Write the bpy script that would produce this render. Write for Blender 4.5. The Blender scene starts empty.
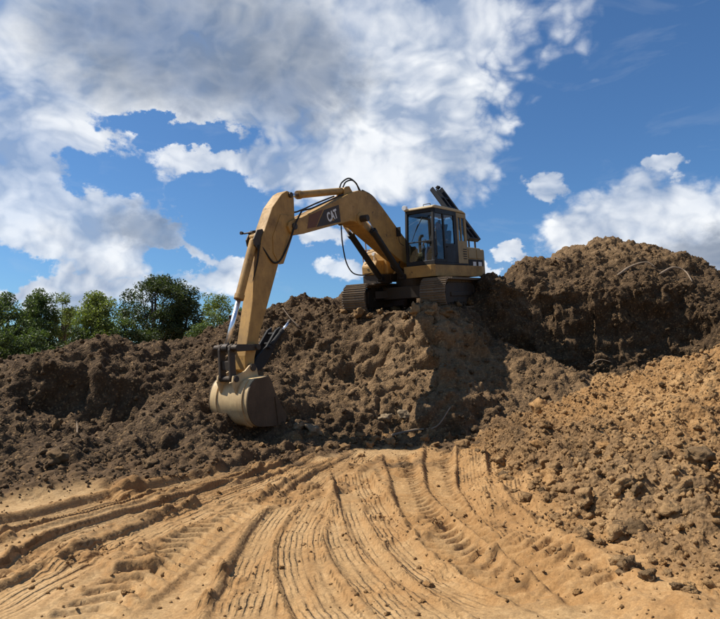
import bpy, bmesh, math, random
import numpy as np
from mathutils import Vector, Matrix, Euler

scene = bpy.context.scene
R = math.radians
# ------------------------------------------------------------------ camera
FPX, PITCH, EYE = 623.0, R(5.36), 1.6
cam_d = bpy.data.cameras.new('camera'); cam = bpy.data.objects.new('camera', cam_d)
scene.collection.objects.link(cam)
cam.location = (0, 0, EYE); cam.rotation_euler = (R(90) + PITCH, 0, 0)
cam_d.sensor_width = 36; cam_d.lens = FPX / 720 * 36
cam_d.clip_start = 0.05; cam_d.clip_end = 9000
scene.camera = cam
scene.render.resolution_x, scene.render.resolution_y = 1024, 880
# ------------------------------------------------------------------ light
SUN_AZ, SUN_EL = -83.0, 53.0          # degrees; azimuth from +Y towards +X (negative = left)
sdir = Vector((math.sin(R(SUN_AZ)) * math.cos(R(SUN_EL)), math.cos(R(SUN_AZ)) * math.cos(R(SUN_EL)), math.sin(R(SUN_EL))))
sun_d = bpy.data.lights.new('sun', 'SUN'); sun = bpy.data.objects.new('sun', sun_d)
scene.collection.objects.link(sun)
sun_d.energy = 5.0; sun_d.angle = R(0.53); sun_d.color = (1.0, 0.945, 0.86)
sun.rotation_euler = sdir.to_track_quat('Z', 'Y').to_euler(); sun.location = (-30, 10, 40)
scene.view_settings.view_transform = 'Standard'; scene.view_settings.look = 'None'
scene.view_settings.exposure = 0.5; scene.view_settings.gamma = 1.0
scene.view_settings.use_curve_mapping = False

def px_az_el(px, py):
    d = Vector(((px - 360) / FPX, 1.0, -(py - 309.5) / FPX))
    d = Matrix.Rotation(PITCH, 3, 'X') @ d
    d.normalize()
    return math.degrees(math.atan2(d.x, d.y)), math.degrees(math.asin(d.z))

class NT:
    """small helper to write node trees"""
    def __init__(s, tree): s.t = tree; s.n = tree.nodes; s.l = tree.links
    def new(s, typ, **kw):
        n = s.n.new(typ)
        for k, v in kw.items(): setattr(n, k, v)
        return n
    def put(s, sock, v):
        if isinstance(v, bpy.types.NodeSocket): s.l.new(v, sock)
        elif v is not None: sock.default_value = v
    def m(s, op, a, b=None, c=None, clamp=False):
        n = s.new('ShaderNodeMath', operation=op, use_clamp=clamp)
        for i, v in enumerate((a, b, c)):
            if v is not None: s.put(n.inputs[i], v)
        return n.outputs[0]
    def vm(s, op, a, b=None):
        n = s.new('ShaderNodeVectorMath', operation=op)
        s.put(n.inputs[0], a)
        if b is not None: s.put(n.inputs[3] if op == 'SCALE' else n.inputs[1], b)
        return n.outputs[1] if op in ('DOT_PRODUCT', 'LENGTH') else n.outputs[0]
    def noise(s, vec, scale, detail=4, rough=0.5, dist=0.0, lac=2.0, typ='FBM'):
        n = s.new('ShaderNodeTexNoise', noise_dimensions='3D', noise_type=typ)
        n.normalize = True
        if vec is not None: s.put(n.inputs['Vector'], vec)
        n.inputs['Scale'].default_value = scale; n.inputs['Detail'].default_value = detail
        n.inputs['Roughness'].default_value = rough; n.inputs['Distortion'].default_value = dist
        n.inputs['Lacunarity'].default_value = lac
        return n.outputs['Fac']
    def voro(s, vec, scale, feature='F1', smooth=None, out='Distance'):
        n = s.new('ShaderNodeTexVoronoi', feature=feature)
        s.put(n.inputs['Vector'], vec); n.inputs['Scale'].default_value = scale
        if smooth is not None: n.inputs['Smoothness'].default_value = smooth
        return n.outputs[out]
    def ramp(s, fac, pts, interp='LINEAR'):
        n = s.new('ShaderNodeValToRGB'); r = n.color_ramp; r.interpolation = interp
        while len(r.elements) < len(pts): r.elements.new(0.5)
        for e, (p, c) in zip(r.elements, pts):
            e.position = p; e.color = c if len(c) == 4 else (*c, 1)
        s.put(n.inputs[0], fac); return n.outputs[0]
    def rng(s, v, a, b, c=0.0, d=1.0, typ='LINEAR'):
        n = s.new('ShaderNodeMapRange', interpolation_type=typ, clamp=True)
        s.put(n.inputs[0], v)
        for i, q in enumerate((a, b, c, d)): s.put(n.inputs[i + 1], q)
        return n.outputs[0]
    def mix(s, f, a, b, mode='MIX'):
        n = s.new('ShaderNodeMix', data_type='RGBA', blend_type=mode)
        s.put(n.inputs[0], f)
        for i, v in ((6, a), (7, b)):
            if isinstance(v, tuple) and len(v) == 3: v = (*v, 1)
            s.put(n.inputs[i], v)
        return n.outputs[2]
    def bump(s, h, strength, dist, normal=None):
        n = s.new('ShaderNodeBump'); n.inputs['Strength'].default_value = strength
        n.inputs['Distance'].default_value = dist; s.put(n.inputs['Height'], h)
        if normal is not None: s.put(n.inputs['Normal'], normal)
        return n.outputs[0]

# ------------------------------------------------------------------ sky with cumulus clouds
world = bpy.data.worlds.new('World'); scene.world = world; world.use_nodes = True
W = NT(world.node_tree); W.n.clear()
sky = W.new('ShaderNodeTexSky', sky_type='NISHITA'); sky.sun_disc = False
sky.sun_elevation = R(SUN_EL); sky.sun_rotation = R(SUN_AZ)
sky.altitude = 200; sky.air_density = 1.0; sky.dust_density = 0.6; sky.ozone_density = 2.2
gen = W.new('ShaderNodeTexCoord').outputs['Generated']
sep = W.new('ShaderNodeSeparateXYZ'); W.put(sep.inputs[0], gen)
az = W.m('MULTIPLY', W.m('ARCTAN2', sep.outputs[0], sep.outputs[1]), 180 / math.pi)
el = W.m('MULTIPLY', W.m('ARCSINE', sep.outputs[2]), 180 / math.pi)
cmb = W.new('ShaderNodeCombineXYZ'); W.put(cmb.inputs[0], az); W.put(cmb.inputs[1], el)
# cumulus get flattened by the low viewing angle: stretch noise a little sideways
dirn = W.vm('MULTIPLY', gen, (1.0, 1.0, 1.35))
warp = W.new('ShaderNodeTexNoise'); warp.inputs['Scale'].default_value = 5.0; warp.inputs['Detail'].default_value = 3
W.put(warp.inputs['Vector'], dirn)
wv = W.vm('SCALE', W.vm('SUBTRACT', warp.outputs['Color'], (0.5, 0.5, 0.5)), 0.10)
def puff(vec):
    v = W.vm('ADD', vec, wv)
    a = W.noise(v, 7.0, 8, 0.58)
    b = W.voro(v, 19.0)
    c = W.voro(W.vm('ADD', v, wv), 47.0)
    x = W.m('SUBTRACT', 0.42, b)
    y = W.m('SUBTRACT', 0.42, c)
    return W.m('ADD', W.m('ADD', W.m('MULTIPLY', W.m('SUBTRACT', a, 0.5), 2.6), W.m('MULTIPLY', x, 0.80)), W.m('MULTIPLY', y, 0.46))
p0 = puff(dirn)
p1 = puff(W.vm('ADD', dirn, tuple(Vector((sdir.x * 0.3 - 0.012, 0.0, 0.035)))))
wob = W.new('ShaderNodeTexNoise'); wob.inputs['Scale'].default_value = 13.0; wob.inputs['Detail'].default_value = 6; wob.inputs['Roughness'].default_value = 0.62
W.put(wob.inputs['Vector'], dirn)
ae = W.vm('ADD', cmb.outputs[0], W.vm('MULTIPLY', W.vm('SUBTRACT', wob.outputs['Color'], (0.5, 0.5, 0.5)), (9.0, 6.0, 0.0)))
def blob(px, py, rx, ry):
    a, e = px_az_el(px, py); k = math.degrees(1 / FPX) * 0.93
    d = W.vm('MULTIPLY', W.vm('SUBTRACT', ae, (a, e, 0)), (1 / (rx * k), 1 / (ry * k), 0))
    return W.m('SUBTRACT', 1.0, W.vm('LENGTH', d))
def union(lst, k=0.25):
    o = blob(*lst[0])
    for b in lst[1:]: o = W.m('SMOOTH_MAX', o, blob(*b), k)
    return o
CLOUD = [(250, 20, 330, 150), (420, 110, 95, 120), (330, 165, 150, 48), (225, 160, 90, 36), (455, 20, 70, 60),
         (40, 60, 150, 140), (70, 205, 130, 75), (20, 160, 90, 80), (130, 240, 110, 50), (215, 262, 60, 34),
         (332, 236, 30, 15), (345, 273, 30, 14), (495, 267, 16, 9), (60, 285, 120, 26),
         (635, 222, 92, 50), (700, 240, 70, 48), (660, 168, 22, 11), (590, 246, 50, 34), (770, 230, 90, 60),
         (548, 184, 24, 15), (520, 247, 16, 10)]
HOLE = [(112, 178, 40, 26), (172, 134, 75, 14), (212, 205, 44, 34), (8, 272, 30, 18), (232, 228, 30, 26), (180, 262, 34, 14)]
shape = union(CLOUD); hole = union(HOLE, 0.1)
# away from the clouds in view the sky goes on with scattered cumulus of the same kind
wide = W.rng(W.noise(dirn, 2.1, 3, 0.5), 0.47, 0.72, -0.9, 1.0)
inview = W.rng(W.m('MULTIPLY', W.rng(W.m('ABSOLUTE', az), 34, 48, 1, 0), W.rng(el, 30, 44, 1, 0)), 0, 1, 0, 1)
shape = W.m('ADD', W.m('MULTIPLY', W.m('MAXIMUM', shape, -1.2), inview), W.m('MULTIPLY', wide, W.m('SUBTRACT', 1.0, inview)))
shape = W.m('SUBTRACT', W.m('MINIMUM', shape, 0.6), W.m('MULTIPLY', W.rng(hole, -0.5, 0.8, 0, 1, 'SMOOTHSTEP'), 1.25))
dens = W.m('ADD', W.m('MINIMUM', W.m('MULTIPLY', shape, 1.5), 0.75), W.m('MULTIPLY', p0, 0.62))
alpha = W.rng(dens, -0.14, 0.44, 0, 1, 'SMOOTHSTEP')
alpha = W.m('MULTIPLY', alpha, W.rng(el, -1, 2, 0, 1))
alpha = W.m('MULTIPLY', alpha, W.rng(W.noise(dirn, 4.3, 5, 0.6), 0.36, 0.56, 0.72, 1.0))
# self shading: lit towards the sun, greyer and bluer where the cloud is deep
lit = W.m('ADD', W.m('MULTIPLY', W.rng(W.m('SUBTRACT', p0, p1), -0.58, 0.58, 0, 1), 0.75), W.m('MULTIPLY', W.rng(p0, -0.5, 0.9, 0, 1), 0.25))
DARK = [(195, 35, 215, 115), (300, 75, 105, 70), (150, 232, 75, 28), (700, 258, 80, 34)]
dark = W.rng(W.m('ADD', union(DARK, 0.2), W.m('MULTIPLY', p0, 0.16)), 0.0, 0.62, 0, 1, 'SMOOTHSTEP')
core = W.rng(dens, 0.3, 1.1, 0, 1)
thick = W.m('MAXIMUM', W.m('MULTIPLY', dark, W.m('ADD', W.m('MULTIPLY', core, 0.45), 0.55)), 0.0)
bright = W.mix(lit, (3.2, 4.1, 5.7), (9.6, 9.8, 10.0))
deep = W.mix(lit, (1.5, 2.0, 2.9), (3.2, 3.7, 4.6))
ccol = W.mix(thick, bright, deep)
tint = W.mix(1.0, sky.outputs[0], (0.57, 0.87, 1.14), 'MULTIPLY')
# thin high streaks in the clear part
sv = W.vm('MULTIPLY', W.vm('ADD', gen, W.vm('SCALE', gen, 0.0)), (3.0, 1.0, 9.0))
streak = W.m('MULTIPLY', W.rng(W.noise(sv, 2.4, 6, 0.6, 0.6), 0.56, 0.8, 0, 1), 0.16)
tint = W.mix(streak, tint, (6.0, 6.6, 7.4))
final = W.mix(alpha, tint, ccol)
bg = W.new('ShaderNodeBackground'); W.put(bg.inputs[0], final); bg.inputs[1].default_value = 0.074
out = W.new('ShaderNodeOutputWorld'); W.l.new(bg.outputs[0], out.inputs[0])
world.cycles.sampling_method = 'MANUAL'; world.cycles.sample_map_resolution = 512

# ------------------------------------------------------------------ helpers
C = scene.collection
def tag(o, label=None, cat=None, group=None, kind=None):
    if label: o['label'] = label
    if cat: o['category'] = cat
    if group: o['group'] = group
    if kind: o['kind'] = kind
    return o
def mesh(name, verts, faces, mat=None, smooth=False):
    me = bpy.data.meshes.new(name); me.from_pydata([tuple(v) for v in verts], [], faces); me.update()
    if mat: me.materials.append(mat)
    if smooth: me.polygons.foreach_set('use_smooth', [True] * len(me.polygons))
    return me
def obj(name, me, parent=None, bevel=0, mat=None):
    o = bpy.data.objects.new(name, me); C.objects.link(o)
    if parent: o.parent = parent
    if mat and not me.materials: me.materials.append(mat)
    if bevel:
        b = o.modifiers.new('bevel', 'BEVEL'); b.width = bevel; b.segments = 2; b.limit_method = 'ANGLE'; b.angle_limit = R(35)
        b.harden_normals = False
    return o
class MB:
    def __init__(s): s.v = []; s.f = []
    def add(s, vs, fs):
        k = len(s.v); s.v += [Vector(v) for v in vs]; s.f += [tuple(i + k for i in f) for f in fs]; return s
    def box(s, a, b):
        (x0, y0, z0), (x1, y1, z1) = a, b
        return s.add([(x0, y0, z0), (x1, y0, z0), (x1, y1, z0), (x0, y1, z0), (x0, y0, z1), (x1, y0, z1), (x1, y1, z1), (x0, y1, z1)],
                     [(3, 2, 1, 0), (4, 5, 6, 7), (0, 1, 5, 4), (1, 2, 6, 5), (2, 3, 7, 6), (3, 0, 4, 7)])
    def prism(s, prof, y0, y1):
        """profile in XZ extruded along Y"""
        n = len(prof)
        area = sum(prof[i][0] * prof[(i + 1) % n][1] - prof[(i + 1) % n][0] * prof[i][1] for i in range(n))
        if area < 0: prof = prof[::-1]
        vs = [(x, y0, z) for x, z in prof] + [(x, y1, z) for x, z in prof]
        fs = [tuple(range(n)), tuple(range(2 * n - 1, n - 1, -1))]
        fs += [((i + 1) % n, i, n + i, n + (i + 1) % n) for i in range(n)]
        return s.add(vs, fs)
    def prismz(s, prof, z0, z1):
        n = len(prof)
        area = sum(prof[i][0] * prof[(i + 1) % n][1] - prof[(i + 1) % n][0] * prof[i][1] for i in range(n))
        if area < 0: prof = prof[::-1]
        vs = [(x, y, z0) for x, y in prof] + [(x, y, z1) for x, y in prof]
        fs = [tuple(range(n - 1, -1, -1)), tuple(range(n, 2 * n))] + [(i, (i + 1) % n, n + (i + 1) % n, n + i) for i in range(n)]
        return s.add(vs, fs)
    def tube(s, pts, r, n=10, caps=True):
        pts = [Vector(p) for p in pts]; rs = r if isinstance(r, (list, tuple)) else [r] * len(pts)
        k = len(s.v); ref = None
        for i, p in enumerate(pts):
            t = (pts[min(i + 1, len(pts) - 1)] - pts[max(i - 1, 0)]).normalized()
            if ref is None: ref = t.orthogonal().normalized()
            ref = (ref - t * ref.dot(t)).normalized(); b = t.cross(ref)
            for j in range(n):
                a = 2 * math.pi * j / n
                s.v.append(p + (ref * math.cos(a) + b * math.sin(a)) * rs[i])
        for i in range(len(pts) - 1):
            for j in range(n):
                a = k + i * n; s.f.append((a + j, a + (j + 1) % n, a + n + (j + 1) % n, a + n + j))
        if caps:
            s.f.append(tuple(k + j for j in range(n - 1, -1, -1))); e = k + (len(pts) - 1) * n
            s.f.append(tuple(e + j for j in range(n)))
        return s
    def pin(s, x, z, y0, y1, r, n=20): return s.tube([(x, y0, z), (x, y1, z)], r, n)
    def build(s, name, mat, parent=None, bevel=0, smooth=False):
        me = mesh(name, s.v, s.f, mat, smooth)
        o = obj(name, me, parent, bevel)
        return o
def spline(pts, n=8):
    pts = [Vector(p) for p in pts]; o = []
    P = [pts[0] * 2 - pts[1]] + pts + [pts[-1] * 2 - pts[-2]]
    for i in range(1, len(P) - 2):
        for k in range(n):
            t = k / n; a, b, c, d = P[i - 1:i + 3]
            o.append(0.5 * ((2 * b) + (c - a) * t + (2 * a - 5 * b + 4 * c - d) * t * t + (3 * b - a - 3 * c + d) * t ** 3))
    return o + [pts[-1]]
def px_ray(px, py):
    d = Vector(((px - 360) / FPX, 1.0, -(py - 309.5) / FPX))
    d = Matrix.Rotation(PITCH, 3, 'X') @ d
    return d / d.y
def at(px, py, depth): return Vector((0, 0, EYE)) + px_ray(px, py) * depth
def on_ground(px, py, z=0.0):
    d = px_ray(px, py); return Vector((0, 0, EYE)) + d * ((z - EYE) / d.z)

# ------------------------------------------------------------------ numpy noise
def _h(i, j, k, seed):
    n = (i * 374761393 + j * 668265263 + k * 2147483647 + seed * 974634777) & 0xFFFFFFFF
    n = ((n ^ (n >> 13)) * 1274126177) & 0xFFFFFFFF
    n = ((n ^ (n >> 16)) * 2246822519) & 0xFFFFFFFF
    return n ^ (n >> 15)
def vnoise(p, seed=0):
    """gradient noise, p (N,3) -> about -0.7..0.7"""
    i = np.floor(p).astype(np.int64); fr = (p - i)
    u = fr * fr * fr * (fr * (fr * 6 - 15) + 10)
    res = 0
    for dx in (0, 1):
        for dy in (0, 1):
            for dz in (0, 1):
                h = _h(i[:, 0] + dx, i[:, 1] + dy, i[:, 2] + dz, seed)
                gx = (h & 255) / 127.5 - 1; gy = ((h >> 8) & 255) / 127.5 - 1; gz = ((h >> 16) & 255) / 127.5 - 1
                d = gx * (fr[:, 0] - dx) + gy * (fr[:, 1] - dy) + gz * (fr[:, 2] - dz)
                w = (u[:, 0] if dx else 1 - u[:, 0]) * (u[:, 1] if dy else 1 - u[:, 1]) * (u[:, 2] if dz else 1 - u[:, 2])
                res = res + w * d
    return res
def fbm(p, octs=4, gain=0.5, lac=2.03, seed=0):
    s = 0; a = 1.0
    for o in range(octs):
        s = s + a * vnoise(p * lac ** o + o * 17.3, seed + o); a *= gain
    return s
def clods(p, seed=0, fill=0.8):
    """rounded lumps: height 0..1 of random domes scattered one per cell"""
    i = np.floor(p).astype(np.int64); best = np.zeros(len(p))
    for dx in (-1, 0, 1):
        for dy in (-1, 0, 1):
            for dz in (-1, 0, 1):
                a = i + (dx, dy, dz); h = _h(a[:, 0], a[:, 1], a[:, 2], seed); h2 = _h(a[:, 0], a[:, 1], a[:, 2], seed + 77)
                c = a + np.stack([(h & 1023) / 1023, ((h >> 10) & 1023) / 1023, ((h >> 20) & 1023) / 1023], 1)
                r = 0.35 + 0.55 * ((h2 & 1023) / 1023); keep = ((h2 >> 10) & 1023) / 1023 < fill
                d2 = ((p - c) ** 2).sum(1) / (r * r)
                best = np.maximum(best, np.where(keep, np.sqrt(np.clip(1 - d2, 0, 1)) * r, 0))
    return best

# ------------------------------------------------------------------ soil materials
def soil(name, cols, tintattr=True, fine=1.0, rough=0.95, bumpk=1.0, tex=None, tread=False):
    """cols: dark, mid, light albedo of the soil; a 'soil' colour attribute shifts between soil types"""
    m = bpy.data.materials.new(name); m.use_nodes = True; N = NT(m.node_tree); N.n.clear()
    tc = N.new('ShaderNodeTexCoord').outputs['Object']
    if tex:
        oi = N.new('ShaderNodeObjectInfo'); tc = N.vm('ADD', N.vm('SCALE', tc, tex), N.vm('SCALE', oi.outputs['Location'], 1.0))
    big = N.noise(tc, 0.55, 5, 0.6); mid = N.noise(tc, 3.2, 6, 0.62); sm = N.noise(tc, 17.0, 5, 0.65); gr = N.noise(tc, 75.0, 3, 0.7)
    f = N.m('ADD', N.m('MULTIPLY', big, 0.35), N.m('ADD', N.m('MULTIPLY', mid, 0.35), N.m('MULTIPLY', sm, 0.30)))
    c = N.ramp(f, [(0.34, cols[0]), (0.5, cols[1]), (0.66, cols[2])])
    if tintattr:
        at_ = N.new('ShaderNodeVertexColor', layer_name='soil')
        s2 = N.new('ShaderNodeSeparateColor'); N.put(s2.inputs[0], at_.outputs[0])
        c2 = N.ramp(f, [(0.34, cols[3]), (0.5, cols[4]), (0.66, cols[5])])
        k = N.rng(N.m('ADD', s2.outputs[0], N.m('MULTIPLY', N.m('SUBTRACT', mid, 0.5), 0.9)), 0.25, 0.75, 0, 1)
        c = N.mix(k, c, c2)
        c3 = N.ramp(f, [(0.34, cols[6]), (0.5, cols[7]), (0.66, cols[8])])
        k3 = N.rng(N.m('ADD', s2.outputs[1], N.m('MULTIPLY', N.m('SUBTRACT', mid, 0.5), 0.7)), 0.25, 0.75, 0, 1)
        c = N.mix(k3, c, c3)
    # pale crumbs and dark bits
    v = N.voro(tc, 26.0, 'F1', out='Color'); vs = N.new('ShaderNodeSeparateColor'); N.put(vs.inputs[0], v)
    c = N.mix(N.m('MULTIPLY', N.rng(vs.outputs[0], 0.80, 1.0, 0, 1), 0.35), c, cols[-1])
    c = N.mix(N.m('MULTIPLY', N.rng(vs.outputs[1], 0.75, 1.0, 0, 1), 0.35), c, cols[0])
    c = N.mix(1.0, c, N.ramp(gr, [(0.3, (0.78, 0.78, 0.78)), (0.7, (1.18, 1.18, 1.18))]), 'MULTIPLY')
    h = N.m('ADD', N.m('MULTIPLY', sm, 0.5), N.m('MULTIPLY', gr, 0.16))
    vd = N.voro(tc, 26.0)
    h = N.m('SUBTRACT', h, N.m('MULTIPLY', vd, 0.40))
    nb = N.bump(h, 0.9 * bumpk, 0.05 * fine)
    if tread:   # fine grooves left by tyre ribs and crawler pads: lateral and lengthwise position come with the mesh
        tv = N.new('ShaderNodeVertexColor', layer_name='tread'); ts = N.new('ShaderNodeSeparateColor'); N.put(ts.inputs[0], tv.outputs[0])
        u = N.m('ADD', ts.outputs[0], N.m('MULTIPLY', N.m('SUBTRACT', mid, 0.5), 0.05)); w_ = ts.outputs[1]
        tri = N.m('ABSOLUTE', N.m('SUBTRACT', N.m('FRACT', N.m('DIVIDE', u, 0.0525)), 0.5))
        tri = N.rng(tri, 0.08, 0.36, 0, 1, 'SMOOTHSTEP')
        brk = N.rng(N.noise(tc, 2.2, 5, 0.65), 0.40, 0.62, 0, 1)
        hl = N.m('MULTIPLY', tri, N.m('MULTIPLY', ts.outputs[2], brk))
        nb = N.bump(hl, 0.75, 0.021, nb)
    p = N.new('ShaderNodeBsdfPrincipled'); N.put(p.inputs['Base Color'], c); p.inputs['Roughness'].default_value = rough
    p.inputs['Specular IOR Level'].default_value = 0.15; N.put(p.inputs['Normal'], nb)
    o = N.new('ShaderNodeOutputMaterial'); N.l.new(p.outputs[0], o.inputs[0])
    return m
DK = [(0.030, 0.018, 0.009), (0.068, 0.042, 0.022), (0.118, 0.077, 0.043)]
TN = [(0.080, 0.048, 0.024), (0.155, 0.096, 0.048), (0.24, 0.158, 0.085)]
OR = [(0.17, 0.085, 0.030), (0.295, 0.163, 0.064), (0.42, 0.262, 0.120)]
SD = [(0.225, 0.132, 0.056), (0.35, 0.220, 0.100), (0.475, 0.325, 0.168)]
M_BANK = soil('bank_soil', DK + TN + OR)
M_HEAP = soil('heap_soil', TN + OR + DK)
M_GRND = soil('clay_ground', SD + OR + [DK[1], TN[0], TN[1]], fine=0.28, bumpk=1.0, tread=True)
M_CLOD_B = soil('clod_brown', [(0.12, 0.066, 0.029), (0.22, 0.130, 0.058), (0.33, 0.21, 0.10)], False, tex=0.08)
M_CLOD_O = soil('clod_orange', OR, False, tex=0.08)
M_CLOD_D = soil('clod_dark', [(0.07, 0.042, 0.02), (0.125, 0.078, 0.038), (0.20, 0.13, 0.068)], False, tex=0.08)
M_CLOD_P = soil('clod_pale', [(0.14, 0.10, 0.058), (0.22, 0.16, 0.095), (0.31, 0.235, 0.15)], False, tex=0.08)
M_CRUMB_B = soil('bank_crumb_soil', [(0.055, 0.034, 0.018), (0.105, 0.066, 0.034), (0.17, 0.11, 0.058)], False)
M_CRUMB_O = soil('heap_crumb_soil', [TN[1], (0.24, 0.14, 0.06), OR[2]], False)
# ------------------------------------------------------------------ terrain
def tps(ctrl, lam=0.02):
    P = np.array([(c[0], c[1]) for c in ctrl], float); z = np.array([c[2] for c in ctrl], float); n = len(P)
    def K(d2): return 0.5 * d2 * np.log(d2 + 1e-9)
    A = np.zeros((n + 3, n + 3)); d2 = ((P[:, None] - P[None]) ** 2).sum(-1)
    A[:n, :n] = K(d2) + lam * np.eye(n); A[:n, n] = 1; A[:n, n + 1:] = P; A[n, :n] = 1; A[n + 1:, :n] = P.T
    w = np.linalg.solve(A, np.concatenate([z, np.zeros(3)]))
    def f(x, y):
        sh = x.shape; x = x.ravel(); y = y.ravel(); o = w[n] + w[n + 1] * x + w[n + 2] * y
        for i in range(n): o = o + w[i] * K((x - P[i, 0]) ** 2 + (y - P[i, 1]) ** 2)
        return o.reshape(sh)
    return f
def axis(a, b, step, lo=None, hi=None, g=1.25):
    xs = list(np.arange(a, b, step)); s = step; x = xs[-1]
    while hi is not None and x < hi: s *= g; x += s; xs.append(x)
    s = step; x = a; pre = []
    while lo is not None and x > lo: s *= g; x -= s; pre.append(x)
    return np.array(pre[::-1] + xs)
def grid_obj(name, X, Y, Z, mat, cols=None):
    ny, nx = X.shape; co = np.stack([X, Y, Z], -1).reshape(-1, 3)
    idx = np.arange(nx * ny).reshape(ny, nx)
    q = np.stack([idx[:-1, :-1], idx[:-1, 1:], idx[1:, 1:], idx[1:, :-1]], -1).reshape(-1, 4)
    me = bpy.data.meshes.new(name); me.vertices.add(len(co)); me.vertices.foreach_set('co', co.ravel())
    me.loops.add(q.size); me.loops.foreach_set('vertex_index', q.ravel().astype(np.int32))
    me.polygons.add(len(q)); me.polygons.foreach_set('loop_start', np.arange(0, q.size, 4, dtype=np.int32))
    me.polygons.foreach_set('use_smooth', np.ones(len(q), bool)); me.update(calc_edges=True); me.validate()
    if cols is not None:
        a = me.color_attributes.new('soil', 'FLOAT_COLOR', 'POINT')
        a.data.foreach_set('color', np.concatenate([cols.reshape(-1, 3), np.ones((len(co), 1))], 1).ravel().astype(np.float32))
    me.materials.append(mat); o = bpy.data.objects.new(name, me); C.objects.link(o); tag(o, kind='structure')
    return o
def normals(X, Y, Z):
    zy = np.gradient(Z, axis=0) / (np.gradient(Y, axis=0) + 1e-9); zx = np.gradient(Z, axis=1) / (np.gradient(X, axis=1) + 1e-9)
    n = np.stack([-zx, -zy, np.ones_like(Z)], -1); return n / np.linalg.norm(n, axis=-1, keepdims=True)
def sst(a, b, x):
    t = np.clip((x - a) / (b - a), 0, 1); return t * t * (3 - 2 * t)

MACH_LOC = Vector((1.767, 18.62, 3.272)); MACH_ROT = Euler((0.0, 0.1184, -2.1792), 'XYZ')
MM = Matrix.Translation(MACH_LOC) @ MACH_ROT.to_matrix().to_4x4()
UC_YAW = R(9)

BANK_PX = [  # photo x, photo y, metres in front of the camera
    (-120, 402, 12.2), (-60, 392, 12.5), (0, 378, 12.8), (40, 360, 13.2), (80, 351, 13.5), (110, 353, 13.8), (140, 358, 14.2), (180, 356, 15.0),
    (200, 347, 15.8), (220, 336, 16.5), (245, 316, 17.2), (270, 306, 17.6), (295, 301, 18.0), (330, 303, 18.4),
    (60, 366, 12.9), (100, 367, 13.2), (100, 402, 12.3), (60, 400, 12.0), (140, 402, 12.6), (0, 412, 11.2), (0, 450, 9.5), (0, 492, 8.2), (-100, 450, 9.3), (-100, 500, 7.9),
    (100, 440, 10.6), (100, 480, 9.15), (200, 380, 14.0), (200, 425, 11.9), (200, 466, 10.2), (150, 420, 11.6),
    (250, 350, 15.2), (250, 400, 13.3), (250, 432, 12.4), (250, 458, 11.3), (300, 330, 16.6), (300, 380, 14.7), (300, 420, 13.3), (300, 452, 12.0),
    (360, 318, 16.75), (410, 322, 15.85), (440, 318, 15.7), (360, 360, 15.5), (425, 350, 15.0), (360, 405, 13.9), (420, 400, 13.8), (340, 444, 12.9), (400, 440, 13.5),
    (470, 312, 17.0), (465, 350, 15.35), (470, 390, 14.15), (450, 432, 13.3), (500, 345, 16.2), (500, 380, 14.9), (540, 365, 15.9), (545, 352, 16.9), (600, 357, 17.0), (660, 350, 17.0), (700, 330, 17.3),
    (490, 271, 18.9), (520, 262, 19.6), (545, 265, 20.0), (570, 254, 20.3), (590, 247, 20.5), (620, 243, 20.5), (650, 248, 20.3), (690, 258, 20.0), (720, 272, 19.6), (790, 300, 19.0),
    (540, 282, 19.2), (620, 270, 19.6), (680, 272, 19.2),
    (520, 298, 18.4), (560, 292, 18.4), (620, 284, 18.4), (680, 288, 18.4), (720, 300, 18.4), (800, 330, 17.5),
    (500, 405, 14.0), (560, 395, 14.5), (620, 382, 15.2), (700, 372, 15.0), (790, 365, 14.4),
    (520, 440, 12.4), (600, 440, 11.8), (700, 430, 11.4), (800, 420, 11.2)]
ctrl = [tuple(at(*p)) for p in BANK_PX]
foot = [(-100, 500, 7.9), (0, 492, 8.2), (100, 480, 9.15), (200, 466, 10.2), (250, 458, 11.3), (300, 452, 12.0), (340, 444, 12.9), (400, 440, 13.5), (450, 436, 13.2), (520, 440, 12.4), (600, 440, 11.8), (700, 430, 11.4), (800, 420, 11.2)]
for p in foot:                                        # dips under the level ground in front of its foot
    v = at(*p); ctrl.append((v.x, v.y - 0.7, -0.10)); ctrl.append((v.x, v.y - 1.6, -0.34)); ctrl.append((v.x, v.y - 3.5, -0.8))
for lx in (-2.4, -1.0, 0.5, 1.5, 2.25):                     # the shelf the tracks stand on
    for ly in (-1.7, -0.6, 0.6, 1.7):
        v = MM @ Vector((lx, ly, 0.10 if lx < 2 else 0.25)); ctrl.append(tuple(v))
for x, y, z in [(-2, 20.6, 3.55), (0.2, 21.2, 4.3), (2.2, 21.8, 4.6), (4.2, 21.6, 4.5), (5, 23.5, 4.1), (1.5, 25, 4.1), (-5, 20, 2.4), (-9, 18, 1.0), (-9, 15.5, 1.6), (-4, 18.5, 2.9), (-13, 16, 0.6), (9, 24, 4.6), (13, 23, 4.2),
                (-2, 28, 2.2), (4, 29, 2.2), (10, 29, 2.2), (16, 27, 1.8), (-10, 24, -0.3), (-3, 33, -0.6), (6, 34, -0.6), (15, 33, -0.6), (22, 28, -0.4), (22, 20, 2.0), (20, 15, 1.0), (19, 11, 0.2), (-17, 20, -0.6), (-16, 12, 0.7)]:
    ctrl.append((x, y, z))
bank_base = tps(ctrl)
xs = axis(-10.2, 14.2, 0.038, -19, 24, 1.2); ys = axis(7.6, 21.4, 0.036, 5, 36, 1.2)
ys = np.concatenate([ys[ys < 17.0], np.arange(17.0, 18.9, 0.014), ys[ys > 18.9]])
X, Y = np.meshgrid(xs, ys)
cx = axis(-20, 25, 0.15); cy = axis(4, 37, 0.15); CX, CY = np.meshgrid(cx, cy); CZ = bank_base(CX, CY)
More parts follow.
